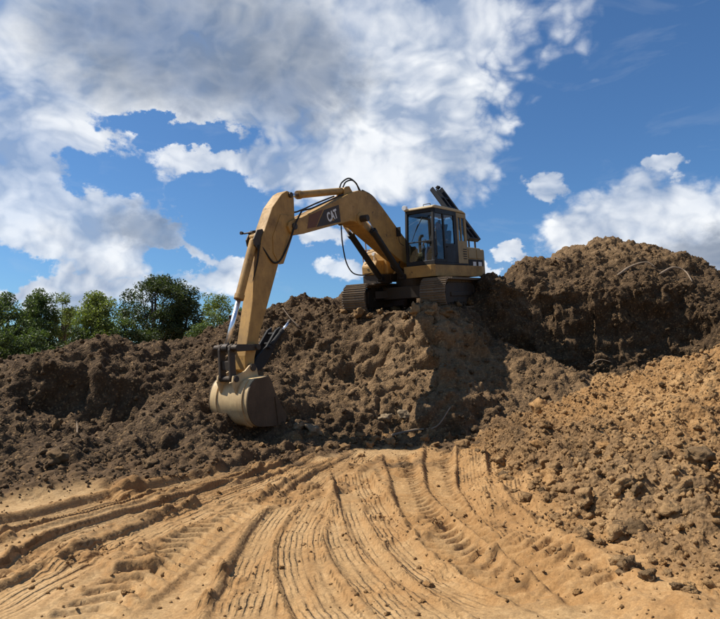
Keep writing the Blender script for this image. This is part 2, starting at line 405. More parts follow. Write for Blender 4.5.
def bil(x, y):
    fx = np.clip((x - cx[0]) / 0.15, 0, len(cx) - 2.001); fy = np.clip((y - cy[0]) / 0.15, 0, len(cy) - 2.001)
    i = fx.astype(int); j = fy.astype(int); u = fx - i; v = fy - j; u = u; v = v
    return (CZ[j, i] * (1 - u) * (1 - v) + CZ[j, i + 1] * u * (1 - v) + CZ[j + 1, i] * (1 - u) * v + CZ[j + 1, i + 1] * u * v)
Z = bil(X, Y)
def carve(x0, x1, yc, H, run, soft=0.22, wob=0.35, seed=1, slant=0.0):
    """a steep bite out of the slope: sharp at its back wall, running out towards the front"""
    q = np.stack([X.ravel() * 1.1, Y.ravel() * 0.4, X.ravel() * 0 + seed], 1)
    w = (fbm(q, 3, 0.55, seed=100 + seed)).reshape(X.shape) * wob
    y = Y - (yc + slant * (X - 0.5 * (x0 + x1)) + w)
    win = sst(x0 - 0.6, x0 + 0.5, X + w) * sst(x1 + 0.6, x1 - 0.5, X + w)
    return H * win * (1 - sst(-soft, soft, y)) * sst(-run, -0.25 * run, y)
Z = Z - carve(3.9, 9.8, 18.25, 1.55, 1.9, soft=0.26, seed=1) - carve(-6.6, -4.5, 13.0, 0.75, 2.2, seed=2) - carve(-0.6, 2.0, 16.25, 0.4, 2.0, seed=3, slant=-0.45, wob=0.5) - carve(-3.4, -0.9, 16.4, 0.35, 2.0, seed=4)
# ledge and slump structure of the cut faces, then lumps of every size, pushed out along the surface
nrm = normals(X, Y, Z); P = np.stack([X, Y, Z], -1).reshape(-1, 3); n = nrm.reshape(-1, 3)
steep = np.clip(1 - n[:, 2], 0, 1)
Q = P * np.array([1, 1, 1.35])
mach_mask = np.exp(-(((P - np.array(MACH_LOC)) * np.array([1, 1, 0])) ** 2).sum(1) / 2.8)
calm = 1 - 0.85 * np.clip(mach_mask * 1.6, 0, 1)
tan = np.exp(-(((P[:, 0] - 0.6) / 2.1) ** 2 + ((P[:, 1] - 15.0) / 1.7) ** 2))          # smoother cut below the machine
d = 0.10 * steep * (1 - 4 * np.abs(fbm(Q * np.array([1.6, 1.6, 0.5]), 3, 0.5, seed=14))) + 0.40 * fbm(Q * 0.75, 3, 0.5, seed=3) + 0.14 * np.abs(fbm(Q * 1.9, 4, 0.55, seed=9)) - 0.06
var = np.clip(0.55 + 1.3 * fbm(Q * 0.6, 2, 0.5, seed=13), 0.15, 1.2)
wq = Q + 0.10 * np.stack([vnoise(Q * 4 + 9, 51), vnoise(Q * 4 + 31, 52), vnoise(Q * 4 + 57, 53)], 1)
d = d + (1 - 0.2 * tan) * var * (0.15 * clods(wq * 1.7, 21, 0.28) + 0.12 * clods(wq * 3.9, 5, 0.45)) + (1 - 0.1 * tan) * np.clip(0.6 + 1.6 * fbm(Q * 1.1, 2, 0.5, seed=15), 0.12, 1.25) * (0.09 * clods(wq * 8.0, 8, 0.6) + 0.055 * clods(wq * 14.0, 18, 0.7)) - 0.07
d = d + 0.06 * fbm(Q * 5.0, 5, 0.68, seed=31) - 0.05 * np.abs(vnoise(Q * 2.7, 33)) + tan * (0.13 * clods(wq * 2.6, 22, 0.4) - 0.20 * np.exp(-(vnoise(Q * np.array([1.1, 1.1, 1.0]), 34) / 0.045) ** 2))
P2 = P + n * (d * calm)[:, None]
# soil types: R = tan subsoil, G = orange clay near the foot
hgt = P[:, 2]
lowest = 0.8 * sst(0.45, 0.0, hgt) * sst(-3.2, -1.5, P[:, 0]) + 0.45 * sst(0.15, 0.0, hgt)
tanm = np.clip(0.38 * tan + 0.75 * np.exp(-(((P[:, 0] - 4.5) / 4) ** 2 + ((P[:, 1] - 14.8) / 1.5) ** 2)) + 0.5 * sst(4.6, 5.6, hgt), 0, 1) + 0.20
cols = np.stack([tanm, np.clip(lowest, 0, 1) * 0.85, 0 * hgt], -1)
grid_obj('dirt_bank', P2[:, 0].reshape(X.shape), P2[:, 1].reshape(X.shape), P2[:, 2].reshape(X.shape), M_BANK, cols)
bank_pts, bank_nrm, bank_shape = P2, n, X.shape

# spoil heap on the right
HEAP_PX = [(500, 428, 11.8), (540, 412, 11.2), (600, 386, 10.8), (660, 366, 10.3), (720, 355, 9.8), (800, 345, 9.4), (900, 335, 9.0),
           (580, 420, 9.4), (640, 410, 8.6), (720, 410, 7.6), (820, 420, 7.0), (560, 460, 8.0), (640, 455, 7.0), (720, 470, 6.0), (820, 480, 5.6),
           (600, 520, 5.9), (660, 520, 5.3), (720, 540, 4.75), (800, 560, 4.4)]
hf = [(470, 448), (490, 470), (500, 500), (535, 535), (570, 560), (610, 590), (655, 612), (720, 640), (800, 655), (920, 660)]
hc = [tuple(at(*p)) for p in HEAP_PX]
for p in hf:
    v = on_ground(*p); hc.append(tuple(v)); hc.append((v.x - 0.5, v.y - 0.45, -0.30))
    hc.append((v.x - 1.4, v.y - 1.2, -0.6))
for x, y, z in [(2.5, 13.6, -0.3), (4.5, 13.5, 0.1), (7, 13.2, 0.5), (10, 13, 0.5), (12, 10, 1.2), (12, 6, 0.9), (11, 3, 0.2), (8, 1.5, -0.4), (5, 1.5, -0.5), (14, 14, -0.4), (15, 8, 0.2), (14, 3, -0.4)]:
    hc.append((x, y, z))
heap_base = tps(hc)
hx = axis(0.9, 7.2, 0.021, 0.2, 15, 1.15); hy = axis(3.1, 12.6, 0.021, 1.0, 15, 1.15)
HX, HY = np.meshgrid(hx, hy)
ccx = axis(0, 16, 0.1); ccy = axis(0.5, 16, 0.1); CX2, CY2 = np.meshgrid(ccx, ccy); CZ2 = heap_base(CX2, CY2)
def hbil(x, y):
    fx = np.clip((x - ccx[0]) / 0.1, 0, len(ccx) - 2.001); fy = np.clip((y - ccy[0]) / 0.1, 0, len(ccy) - 2.001)
    i = fx.astype(int); j = fy.astype(int); u = fx - i; v = fy - j
    return (CZ2[j, i] * (1 - u) * (1 - v) + CZ2[j, i + 1] * u * (1 - v) + CZ2[j + 1, i] * (1 - u) * v + CZ2[j + 1, i + 1] * u * v)
HZ = hbil(HX, HY); nn = normals(HX, HY, HZ).reshape(-1, 3); P = np.stack([HX, HY, HZ], -1).reshape(-1, 3)
fade = sst(-0.25, 0.12, P[:, 2])
rough_zone = np.clip(0.35 + 0.9 * sst(1.05, 0.45, P[:, 2]) * sst(2.0, 3.0, P[:, 0]) + 0.4 * sst(3.0, 4.2, P[:, 0]), 0, 1.15)
wp = P + 0.06 * np.stack([vnoise(P * 7 + 9, 51), vnoise(P * 7 + 31, 52), vnoise(P * 7 + 57, 53)], 1)
d = 0.12 * fbm(P * 1.4, 3, 0.5, seed=41) + rough_zone * (0.21 * clods(wp * 2.9, 61, 0.40) + 0.16 * clods(wp * 5.2, 62, 0.55) - 0.06) + (0.5 + 0.5 * rough_zone) * (0.08 * clods(wp * 9.5, 63, 0.7) + 0.045 * clods(wp * 18.0, 64, 0.8)) + 0.05 * fbm(P * 7, 5, 0.66, seed=44) - 0.06
P2 = P + nn * (d * fade)[:, None]
og = 0.56 + 0.55 * sst(0.5, 1.2, P[:, 2]) * sst(5.5, 2.5, P[:, 0] - 0.0) + 0.35 * sst(0.9, 1.6, P[:, 2]) + 0.4 * sst(0.3, 0.0, P[:, 2]) - 0.3 * rough_zone * 0.6
dk = 0.16 * np.clip(fbm(P * 0.9, 2, 0.5, seed=50) * 2 + rough_zone * 0.9 - 0.3, 0, 1)
grid_obj('spoil_heap', P2[:, 0].reshape(HX.shape), P2[:, 1].reshape(HX.shape), P2[:, 2].reshape(HX.shape), M_HEAP, np.stack([np.clip(og, 0, 1), dk, 0 * og], -1))
heap_pts, heap_nrm = P2, nn

# level clay ground with the ruts and tread marks of the machines that crossed it
gx = axis(-7.0, 4.8, 0.020, -4000, 4000, 1.22); gy = axis(3.6, 13.6, 0.020, -3000, 6000, 1.22)
GX, GY = np.meshgrid(gx, gy); core = (np.abs(GX) < 9) & (GY > 2.0) & (GY < 16)
GZ = np.zeros_like(GX); P = np.stack([GX, GY, GZ], -1).reshape(-1, 3); cm = core.ravel(); idx = np.nonzero(cm)[0]; Pc = P[idx]
z0 = 0.05 * fbm(Pc * 0.45, 2, 0.5, seed=70); z = 0.006 * fbm(Pc * 1.9, 2, 0.5, seed=71) + 0.0045 * fbm(Pc * 9, 3, 0.6, seed=72)
TT = np.zeros((len(Pc), 3)); tone = np.zeros(len(Pc)); churn = np.zeros(len(Pc))
# photo polylines of the ruts: (points, half width, depth, kind); kinds: line = several grooves of a tyre, cleat = crawler pads, rut = one deep furrow
RUTS = [([(-40, 538), (40, 518), (110, 500), (190, 483), (260, 466), (320, 452)], 0.30, 0.05, 'rut'),
        ([(-60, 560), (20, 532), (100, 511), (180, 490), (270, 468)], 0.12, 0.05, 'rut'),
        ([(-40, 597), (20, 568), (65, 540), (120, 519), (180, 502), (250, 478), (310, 458)], 0.20, 0.055, 'rut'),
        ([(-60, 640), (0, 606), (60, 573), (120, 545), (190, 515), (260, 485), (330, 458)], 0.26, 0.05, 'line'),
        ([(140, 640), (180, 600), (222, 560), (262, 517), (300, 487), (350, 458)], 0.28, 0.055, 'line'),
        ([(176, 588), (186, 575), (196, 560), (206, 545)], 0.24, 0.05, 'cleat'),
        ([(250, 640), (258, 590), (272, 545), (292, 510), (325, 478), (372, 452)], 0.32, 0.05, 'line'),
        ([(350, 470), (355, 484), (366, 510), (390, 540), (430, 570), (480, 595), (540, 625)], 0.30, 0.07, 'line'),
        ([(395, 452), (402, 470), (416, 500), (436, 530), (470, 558), (520, 585), (590, 622)], 0.26, 0.055, 'cleat'),
        ([(438, 448), (441, 470), (452, 495), (480, 520), (520, 546), (570, 580), (630, 622)], 0.28, 0.065, 'cleat'),
        ([(500, 455), (503, 480), (510, 505), (522, 526)], 0.24, 0.06, 'line'),
        ([(468, 452), (472, 478), (482, 500), (505, 525), (545, 552)], 0.22, 0.05, 'line'),
        ([(60, 640), (110, 600), (160, 565), (215, 525), (270, 495)], 0.24, 0.028, 'cleat'),
        ([(440, 640), (405, 606), (372, 570), (345, 530), (338, 495)], 0.26, 0.04, 'line'),
        ([(345, 645), (318, 600), (300, 560), (302, 525), (322, 496)], 0.22, 0.03, 'line')]
rng = np.random.default_rng(4)
for pts, hw, dep, kind in RUTS:
    sp = np.array([tuple(v)[:2] for v in spline([Vector((*on_ground(*p).xy, 0)) for p in pts], 26)])
    seg = np.concatenate([[0], np.cumsum(np.linalg.norm(np.diff(sp, axis=0), axis=1))]); L = seg[-1]
    s_ = np.arange(0, L, 0.05); sp = np.stack([np.interp(s_, seg, sp[:, 0]), np.interp(s_, seg, sp[:, 1])], 1)
    tg = np.gradient(sp, axis=0); tg /= np.linalg.norm(tg, axis=1, keepdims=True) + 1e-9
    lo = sp.min(0) - 0.9; hi = sp.max(0) + 0.9
    sel = np.nonzero((Pc[:, 0] > lo[0]) & (Pc[:, 0] < hi[0]) & (Pc[:, 1] > lo[1]) & (Pc[:, 1] < hi[1]))[0]
    if not len(sel): continue
    q = Pc[sel][:, :2]; bi = np.zeros(len(q), int)
    for a in range(0, len(q), 20000):
        qq = q[a:a + 20000]; dd = (qq[:, 0:1] - sp[None, :, 0]) ** 2 + (qq[:, 1:2] - sp[None, :, 1]) ** 2; bi[a:a + 20000] = dd.argmin(1)
    dv = q - sp[bi]; along = s_[bi] + (dv * tg[bi]).sum(1); t = dv[:, 0] * -tg[bi, 1] + dv[:, 1] * tg[bi, 0]
    wob = 0.06 * vnoise(np.stack([along * 0.5, t * 0 + len(pts), t * 0], 1), int(hw * 1000)); t = t + wob
    endf = sst(0, 0.7, along) * sst(0, 0.7, L - along)
    w = np.abs(t) / hw; stren = endf * (0.5 + 0.9 * np.clip(0.5 + vnoise(np.stack([along * 0.45, t * 0.8, t * 0 + dep * 50], 1), 91), 0, 1))
    side = 1 + 0.5 * np.sign(t) * vnoise(np.stack([along * 0.3, t * 0, t * 0 + 3], 1), 93)
    bed = -dep * (1 - sst(0.80, 1.0, w)); berm = (0.85 if kind == 'rut' else 0.62) * dep * side * np.where(w > 1.1, np.exp(-((w - 1.1) / 0.30) ** 2), sst(0.86, 1.1, w))
    crumb = np.clip(-0.05 + 1.6 * fbm(np.stack([along * 5, t * 7, 0 * t], 1), 3, 0.6, seed=92) * np.clip(0.3 + 2 * vnoise(np.stack([along * 0.8, t, 0 * t + 4], 1), 95), 0, 1), 0, 1.0) * sst(0.9, 1.1, w) * sst(1.7, 1.2, w)
    inside = 1 - sst(0.86, 1.0, w); prof = bed + berm + crumb * 0.022
    if kind == 'line': prof = prof + inside * 0.011 * (np.abs((((t + 0.025 * vnoise(np.stack([along * 0.8, t * 2, 0 * t + 7], 1), 18)) / 0.105) % 1.0) - 0.5) * 4 - 1) * np.clip(0.45 + 1.9 * vnoise(np.stack([along * 0.9, t * 2.5, 0 * t + hw * 99], 1), 17), 0.05, 1.15)
    if kind == 'cleat':
        ph = (along + 0.16 * np.abs(t) / hw) / 0.19; prof = prof + inside * 0.040 * np.clip(np.cos(ph * 2 * math.pi) * 2, -0.5, 0.8)
    if kind == 'rut': prof = prof + inside * 0.016 * np.cos(t * 2 * math.pi / 0.14)
    keep = 1 - 0.72 * (1 - sst(0.95, 1.35, w)) * endf; z[sel] = z[sel] * keep + (1.05 if kind == 'rut' else 0.95) * prof * stren; near = sst(1.9, 0.9, w) * endf
    put_ = inside > 0.03; TT[sel[put_], 0] = t[put_] + 5; TT[sel[put_], 1] = along[put_]; TT[sel[put_], 2] = (inside * endf)[put_] * {'line': 1.0, 'cleat': 0.0, 'rut': 0.55}[kind]
    tone[sel] = np.maximum(tone[sel], (0.55 * sst(1.7, 1.1, w) * sst(0.75, 1.1, w) + 0.30 * inside) * endf)
    churn[sel] = np.maximum(churn[sel], near * np.exp(-((w - 1.25) / 0.35) ** 2) * crumb * 1.6)
# crumbs thrown up along the ruts and near the foot of the banks
pz = np.stack([Pc[:, 0], Pc[:, 1], Pc[:, 0] * 0], 1)
nearbank = sst(-0.30, -0.02, np.maximum(bil(Pc[:, 0], Pc[:, 1]), hbil(Pc[:, 0], Pc[:, 1])))
nearb = sst(-0.30, -0.02, bil(Pc[:, 0], Pc[:, 1]))
patch = np.clip(fbm(pz * 0.8, 3, 0.55, seed=80) * 2.2 + 0.1, 0, 1)
patch = sst(0.45, 1.0, patch)
z += z0
for mx_, my_, mr in [(350, 480, 0.45), (392, 470, 0.5), (415, 462, 0.5), (497, 490, 0.4), (330, 452, 0.6), (182, 506, 0.5), (120, 546, 0.4), (390, 592, 0.25), (215, 582, 0.25), (480, 470, 0.5), (440, 462, 0.5), (365, 462, 0.5), (40, 556, 0.4), (270, 470, 0.5), (530, 580, 0.3), (460, 520, 0.3)]:
    c_ = on_ground(mx_, my_); patch = np.maximum(patch, 1.3 * np.exp(-((Pc[:, 0] - c_.x) ** 2 + ((Pc[:, 1] - c_.y) / 1.4) ** 2) / mr ** 2) * np.clip(0.5 + 1.5 * vnoise(pz * 3.1, 87), 0, 1))
amt = np.clip(0.07 + 0.75 * patch + 1.0 * churn + 0.25 * nearbank + 0.95 * nearb + 0.12 * sst(-0.5, 1.5, Pc[:, 0]), 0, 1.3)
z += 0.22 * nearbank * (0.6 + 0.8 * vnoise(pz * 0.9, 85))
pw = pz + 0.03 * np.stack([vnoise(pz * 13 + 9, 51), vnoise(pz * 13 + 31, 52), 0 * pz[:, 0]], 1)
z += amt * (0.09 * clods(pw * 4.2, 81, 0.3) + 0.07 * clods(pw * 7.5, 82, 0.4) + 0.022 * fbm(pz * 5, 4, 0.6, seed=84)) + 0.005 * fbm(pz * 22, 2, 0.6, seed=86)
GZf = P[:, 2].copy(); edge = sst(9, 7.4, np.abs(Pc[:, 0])) * sst(2.0, 3.2, Pc[:, 1]) * sst(16, 14, Pc[:, 1])
GZf[idx] = z * edge
tn = np.zeros((len(P), 3)); tn[idx, 0] = np.clip(1.15 * tone + 0.6 * nearbank + 0.5 * patch + 0.4 * churn + 0.30 * sst(-0.5, 2.5, Pc[:, 0]) + 0.30 * np.clip(fbm(pz * 1.1, 4, 0.6, seed=88) * 1.8, 0, 1), 0, 1); tn[idx, 1] = np.clip(nearb * 0.95 - 0.05 + 0.30 * patch + 0.45 * sst(7.0, 11.0, Pc[:, 1]) * np.clip(0.5 + 2 * vnoise(pz * 1.3, 89), 0, 1), 0, 1)
grid_obj('ground', GX, GY, GZf.reshape(GX.shape), M_GRND, tn)
ta = np.zeros((len(P), 4), np.float32); ta[idx, :3] = TT; ta[:, 3] = 1
gm = bpy.data.objects['ground'].data; a_ = gm.color_attributes.new('tread', 'FLOAT_COLOR', 'POINT'); a_.data.foreach_set('color', ta.ravel())
gpts = np.stack([GX, GY, GZf.reshape(GX.shape)], -1)

def surf_z(x, y):
    """highest of the three soil surfaces near a point"""
    zs = []
    i = np.searchsorted(gx, x) ; j = np.searchsorted(gy, y); zs.append(gpts[min(j, len(gy) - 1), min(i, len(gx) - 1), 2])
    if xs[0] < x < xs[-1] and ys[0] < y < ys[-1]:
        zs.append(bank_pts.reshape(*bank_shape, 3)[np.searchsorted(ys, y), np.searchsorted(xs, x), 2])
    if hx[0] < x < hx[-1] and hy[0] < y < hy[-1]:
        zs.append(heap_pts.reshape(len(hy), len(hx), 3)[np.searchsorted(hy, y), np.searchsorted(hx, x), 2])
    return max(zs)

def surf_many(x, y):
    def look(ax, ay, Zg):
        i = np.clip(np.searchsorted(ax, x), 0, len(ax) - 1); j = np.clip(np.searchsorted(ay, y), 0, len(ay) - 1); return Zg[j, i]
    z_ = look(gx, gy, gpts[..., 2])
    zb = np.where((x > xs[0]) & (x < xs[-1]) & (y > ys[0]) & (y < ys[-1]), look(xs, ys, bank_pts.reshape(*bank_shape, 3)[..., 2]), -9)
    zh = np.where((x > hx[0]) & (x < hx[-1]) & (y > hy[0]) & (y < hy[-1]), look(hx, hy, heap_pts.reshape(len(hy), len(hx), 3)[..., 2]), -9)
    return np.maximum(z_, np.maximum(zb, zh))
def hit(px, py):
    """where the soil is seen at this point of the photograph"""
    d = px_ray(px, py); t = np.arange(3.0, 26.0, 0.02); zz = EYE + d.z * t; k = np.nonzero(zz < surf_many(d.x * t, t))[0]
    t = t[k[0]] if len(k) else 20.0
    return Vector((d.x * t, t, EYE + d.z * t))
# ------------------------------------------------------------------ machine materials
def paint(name, col, dirt=(0.16, 0.105, 0.06), amount=0.5, rough=0.5, metal=0.0, scale=1.0, chip=None):
    m = bpy.data.materials.new(name); m.use_nodes = True; N = NT(m.node_tree); N.n.clear()
    tc = N.new('ShaderNodeTexCoord').outputs['Object']
    a = N.noise(tc, 2.2 * scale, 6, 0.65); b = N.noise(tc, 14 * scale, 5, 0.7); c = N.noise(N.vm('MULTIPLY', tc, (30, 30, 3.0)), 1.0, 3, 0.5)
    f = N.m('ADD', N.m('MULTIPLY', a, 0.55), N.m('ADD', N.m('MULTIPLY', b, 0.3), N.m('MULTIPLY', c, 0.15)))
    k = N.m('MULTIPLY', N.rng(f, 0.40, 0.66, 0, 1), amount)
    base = N.mix(N.rng(b, 0.3, 0.7, 0, 1), tuple(x * 0.82 for x in col), tuple(min(1, x * 1.08) for x in col))
    base = N.mix(k, base, dirt)
    base = N.mix(N.rng(N.noise(tc, 0.9 * scale, 5, 0.7), 0.52, 0.72, 0, amount * 0.75), base, tuple(x * 0.45 for x in dirt))
    if chip: base = N.mix(N.rng(N.noise(tc, 7, 8, 0.78), 0.60, 0.64, 0, 0.85), base, chip)
    p = N.new('ShaderNodeBsdfPrincipled'); N.put(p.inputs['Base Color'], base)
    N.put(p.inputs['Roughness'], N.rng(f, 0.3, 0.7, rough * 0.85, min(0.95, rough + 0.35))); p.inputs['Metallic'].default_value = metal
    p.inputs['Specular IOR Level'].default_value = 0.4
    N.put(p.inputs['Normal'], N.bump(N.m('ADD', b, a), 0.15, 0.006))
    o = N.new('ShaderNodeOutputMaterial'); N.l.new(p.outputs[0], o.inputs[0]); return m
Y_ = (0.45, 0.255, 0.062)
M_YEL = paint('worn_yellow_paint', Y_, (0.16, 0.095, 0.042), 0.85, 0.5, chip=(0.07, 0.045, 0.03))
M_YEL2 = paint('dusty_yellow_panel', (0.36, 0.26, 0.12), (0.20, 0.15, 0.095), 0.75, 0.65)
M_ROOF = paint('dusty_cab_roof', (0.50, 0.36, 0.17), (0.42, 0.36, 0.27), 0.6, 0.55)
M_BLK = paint('black_frame', (0.008, 0.008, 0.009), (0.035, 0.027, 0.02), 0.35, 0.5)
M_TRIM = paint('dark_rubber', (0.010, 0.010, 0.010), (0.05, 0.04, 0.03), 0.3, 0.7)
M_HOOD = paint('blue_black_hood', (0.010, 0.013, 0.020), (0.03, 0.03, 0.032), 0.3, 0.5)
M_STEEL = paint('greasy_steel', (0.055, 0.048, 0.042), (0.13, 0.09, 0.055), 0.6, 0.5, 0.6, 2.0)
M_TRK = paint('dusty_track_steel', (0.11, 0.088, 0.065), (0.30, 0.21, 0.125), 0.95, 0.7, 0.3, 2.0)
M_BKT = paint('sunlit_scoured_bucket', (0.60, 0.435, 0.22), (0.30, 0.19, 0.09), 0.75, 0.45, 0.0, 1.5, chip=(0.34, 0.27, 0.19))  # scoured shell, base colour lightened to carry the sunlight on it
M_BKT_SHADE = paint('shaded_bucket_plate', (0.10, 0.066, 0.036), (0.07, 0.048, 0.028), 0.7, 0.6, 0.1, 1.5)  # base colour darkened to paint in the shade on the bucket's sides
M_CHR = paint('chrome_rod', (0.80, 0.82, 0.86), (0.6, 0.58, 0.55), 0.2, 0.16, 1.0)
M_SEAT = paint('seat_cloth', (0.025, 0.025, 0.028), (0.06, 0.05, 0.04), 0.4, 0.85)
M_WHITE = paint('white_plate_and_decal', (0.72, 0.72, 0.70), (0.35, 0.3, 0.25), 0.35, 0.5)
M_RED = paint('red_decal', (0.13, 0.045, 0.02), (0.2, 0.12, 0.07), 0.3, 0.5)
M_DECAL = paint('black_decal', (0.018, 0.017, 0.018), (0.12, 0.075, 0.04), 0.55, 0.45)
M_LAMP = paint('lamp_glass', (0.8, 0.8, 0.8), (0.5, 0.48, 0.42), 0.3, 0.2)
def glassmat():
    m = bpy.data.materials.new('cab_glass'); m.use_nodes = True; N = NT(m.node_tree); N.n.clear()
    tr = N.new('ShaderNodeBsdfTransparent'); tr.inputs[0].default_value = (0.70, 0.76, 0.78, 1)
    gl = N.new('ShaderNodeBsdfGlossy'); gl.inputs['Roughness'].default_value = 0.03; gl.inputs[0].default_value = (0.9, 0.95, 1, 1)
    df = N.new('ShaderNodeBsdfDiffuse'); df.inputs[0].default_value = (0.35, 0.28, 0.2, 1)
    lw = N.new('ShaderNodeLayerWeight'); lw.inputs[0].default_value = 0.5; fr_ = N.m('ADD', 0.03, N.m('MULTIPLY', N.m('POWER', lw.outputs['Facing'], 4.0), 0.3))
    tc = N.new('ShaderNodeTexCoord').outputs['Object']
    mx = N.new('ShaderNodeMixShader'); N.put(mx.inputs[0], fr_); N.l.new(tr.outputs[0], mx.inputs[1]); N.l.new(gl.outputs[0], mx.inputs[2])
    m2 = N.new('ShaderNodeMixShader'); N.put(m2.inputs[0], N.rng(N.noise(tc, 3.5, 6, 0.7), 0.4, 0.8, 0.0, 0.06)); N.l.new(mx.outputs[0], m2.inputs[1]); N.l.new(df.outputs[0], m2.inputs[2])
    o = N.new('ShaderNodeOutputMaterial'); N.l.new(m2.outputs[0], o.inputs[0]); return m
M_GLASS = glassmat()

# ------------------------------------------------------------------ the excavator (X forward, Y its left, Z up)
EX = bpy.data.objects.new('excavator', None); C.objects.link(EX); EX.matrix_world = MM; EX.empty_display_size = 0.5
tag(EX, 'worn yellow tracked excavator on top of the dirt bank with its arm reaching down', 'excavator')

# --- undercarriage: two crawler tracks, each with frame, rollers and every shoe
HL, RT, TH = 1.62, 0.40, 0.47      # half wheelbase, loop radius, axle height
def loop_pt(s):
    per = 4 * HL + 2 * math.pi * RT; s %= per
    if s < 2 * HL: return (HL - s, TH + RT, 180.0)
    s -= 2 * HL
    if s < math.pi * RT:
        a = s / RT; return (-HL - RT * math.sin(a), TH + RT * math.cos(a), 180 + math.degrees(a))
    s -= math.pi * RT
    if s < 2 * HL: return (-HL + s, TH - RT, 0.0)
    s -= 2 * HL; a = s / RT
    return (HL + RT * math.sin(a), TH - RT * math.cos(a), math.degrees(a))
shoe = MB(); SW = 0.35
shoe.prism([(-0.100, 0.004), (0.102, 0.012), (0.102, -0.012), (-0.100, -0.018)], -SW, SW)
for gxp in (-0.078, 0.0, 0.074): shoe.prism([(gxp - 0.010, -0.016), (gxp + 0.012, -0.016), (gxp + 0.007, -0.052), (gxp - 0.005, -0.052)], -SW, SW)
shoe.box((-0.07, -0.10, 0.0), (0.07, -0.05, 0.07)).box((-0.07, 0.05, 0.0), (0.07, 0.10, 0.07))
shoe_me = mesh('track_shoe', shoe.v, shoe.f, M_TRK)
per = 4 * HL + 2 * math.pi * RT; NS = 48
def wheel(name, x, z, r, hw, parent, mat=M_TRK, hub=0.45):
    b = MB()
    b.tube([(x, -hw, z), (x, -hw * 0.8, z), (x, hw * 0.8, z), (x, hw, z)], [r * 0.93, r, r, r * 0.93], 28)
    b.tube([(x, -hw * 1.25, z), (x, hw * 1.25, z)], r * hub, 20)
    return b.build(name, mat, parent, 0.006)
for side in (1, -1):
    b = MB(); yc = 0
    b.prism([(-HL + 0.25, 0.22), (HL - 0.28, 0.22), (HL - 0.22, 0.34), (HL - 0.26, 0.70), (HL - 0.5, 0.79), (-HL + 0.5, 0.79), (-HL + 0.28, 0.70)], -0.17, 0.17)
    b.box((-HL + 0.6, -0.21, 0.40), (HL - 0.6, 0.21, 0.52)); b.box((-0.35, -0.19, 0.20), (0.35, 0.19, 0.33))
    tr = b.build('crawler_track', M_STEEL, EX, 0.012)
    cs, sn = math.cos(UC_YAW), math.sin(UC_YAW); yo = 1.16 * side
    tr.location = (-sn * yo, cs * yo, 0.0); tr.rotation_euler = (0, 0, UC_YAW)
    for k in range(NS):
        x, z, a = loop_pt(k * per / NS + (0.05 if side > 0 else 0))
        o = obj('track_shoe', shoe_me, tr); o.location = (x, 0, z); o.rotation_euler = (0, -R(a), 0)
    wheel('idler_wheel', HL, TH, RT - 0.08, 0.09, tr); wheel('drive_sprocket', -HL, TH, RT - 0.08, 0.08, tr)
    for k in range(7): wheel('track_roller', -1.2 + 0.4 * k, 0.175, 0.10, 0.16, tr, M_STEEL)
    for k in range(2): wheel('carrier_roller', -0.6 + 1.2 * k, 0.745, 0.055, 0.12, tr, M_STEEL)
b = MB(); b.box((-0.75, -0.80, 0.42), (0.75, 0.80, 0.78))
for sx in (1, -1):
    for sy in (1, -1): b.prismz([(sx * 0.45, sy * 0.3), (sx * 1.0, sy * 0.95), (sx * 0.62, sy * 0.98), (sx * 0.12, sy * 0.5)], 0.46, 0.70)
cb = b.build('car_body', M_STEEL, EX, 0.02); cb.rotation_euler = (0, 0, UC_YAW)
MB().tube([(0, 0, 0.76), (0, 0, 1.0)], 0.62, 40).build('swing_bearing', M_STEEL, EX, 0.01)

# --- upper frame
b = MB(); b.prismz([(-2.0, -1.22), (0.55, -1.22), (0.9, -0.9), (0.9, -0.36), (0.55, -0.34), (0.55, 0.30), (1.27, 0.36), (1.27, 1.22), (-2.0, 1.22)], 0.99, 1.16)
b.build('upper_frame', M_STEEL, EX, 0.015)
b = MB(); b.prismz([(-2.28, 1.02), (-2.28, 1.21), (-1.9, 1.30), (1.24, 1.30), (1.33, 1.22), (1.33, 0.36), (1.28, 0.36), (1.28, 1.18), (1.2, 1.24), (-1.9, 1.24)], 0.97, 1.29)
b.build('side_skirt', M_YEL, EX, 0.01)
b = MB(); b.box((0.56, 0.36, 1.17), (1.27, 1.23, 1.285)).build('cab_floor_plate', M_BLK, EX, 0.01)

MB().box((0.80, -1.0, 0.90), (1.38, -0.37, 1.16)).build('sky_gap_filler', M_STEEL, EX, 0.01)  # added dark plate, blocks the strip of sky under the tool box
# --- cab
X0, X1, XB, Ya, Yb, Z0, Z1 = -0.22, 1.20, -0.95, 0.38, 1.28, 1.30, 2.86
def zx(z): return X1 - 0.10 * max(0, (z - 1.95) / (Z1 - 1.95)) if z > 1.95 else X1   # windscreen leans back a little
b = MB()
b.box((XB, Ya, Z0), (X1, Yb, Z0 + 0.06))                                    # floor
for y in (Ya, Yb - 0.075):                                                # front pillars
    b.prism([(X1 - 0.09, Z0 + 0.05), (X1, Z0 + 0.05), (X1, 1.95), (zx(Z1), Z1), (zx(Z1) - 0.09, Z1), (X1 - 0.09, 1.95)], y, y + 0.075)
for y in (Ya, Yb - 0.07): b.box((X0 - 0.09, y, Z0 + 0.05), (X0, y + 0.07, Z1))     # door pillars
for y in (Ya, Yb - 0.07): b.box((XB, y, Z0 + 0.05), (XB + 0.08, y + 0.07, Z1 - 0.08))
b.box((X1 - 0.07, Ya, 1.30), (X1 + 0.005, Yb, 1.42)); b.box((zx(Z1) - 0.10, Ya, Z1 - 0.10), (zx(Z1), Yb, Z1))
b.box((X0, Yb - 0.06, Z1 - 0.14), (zx(Z1), Yb, Z1)); b.box((X0, Ya, Z1 - 0.14), (zx(Z1), Ya + 0.06, Z1))
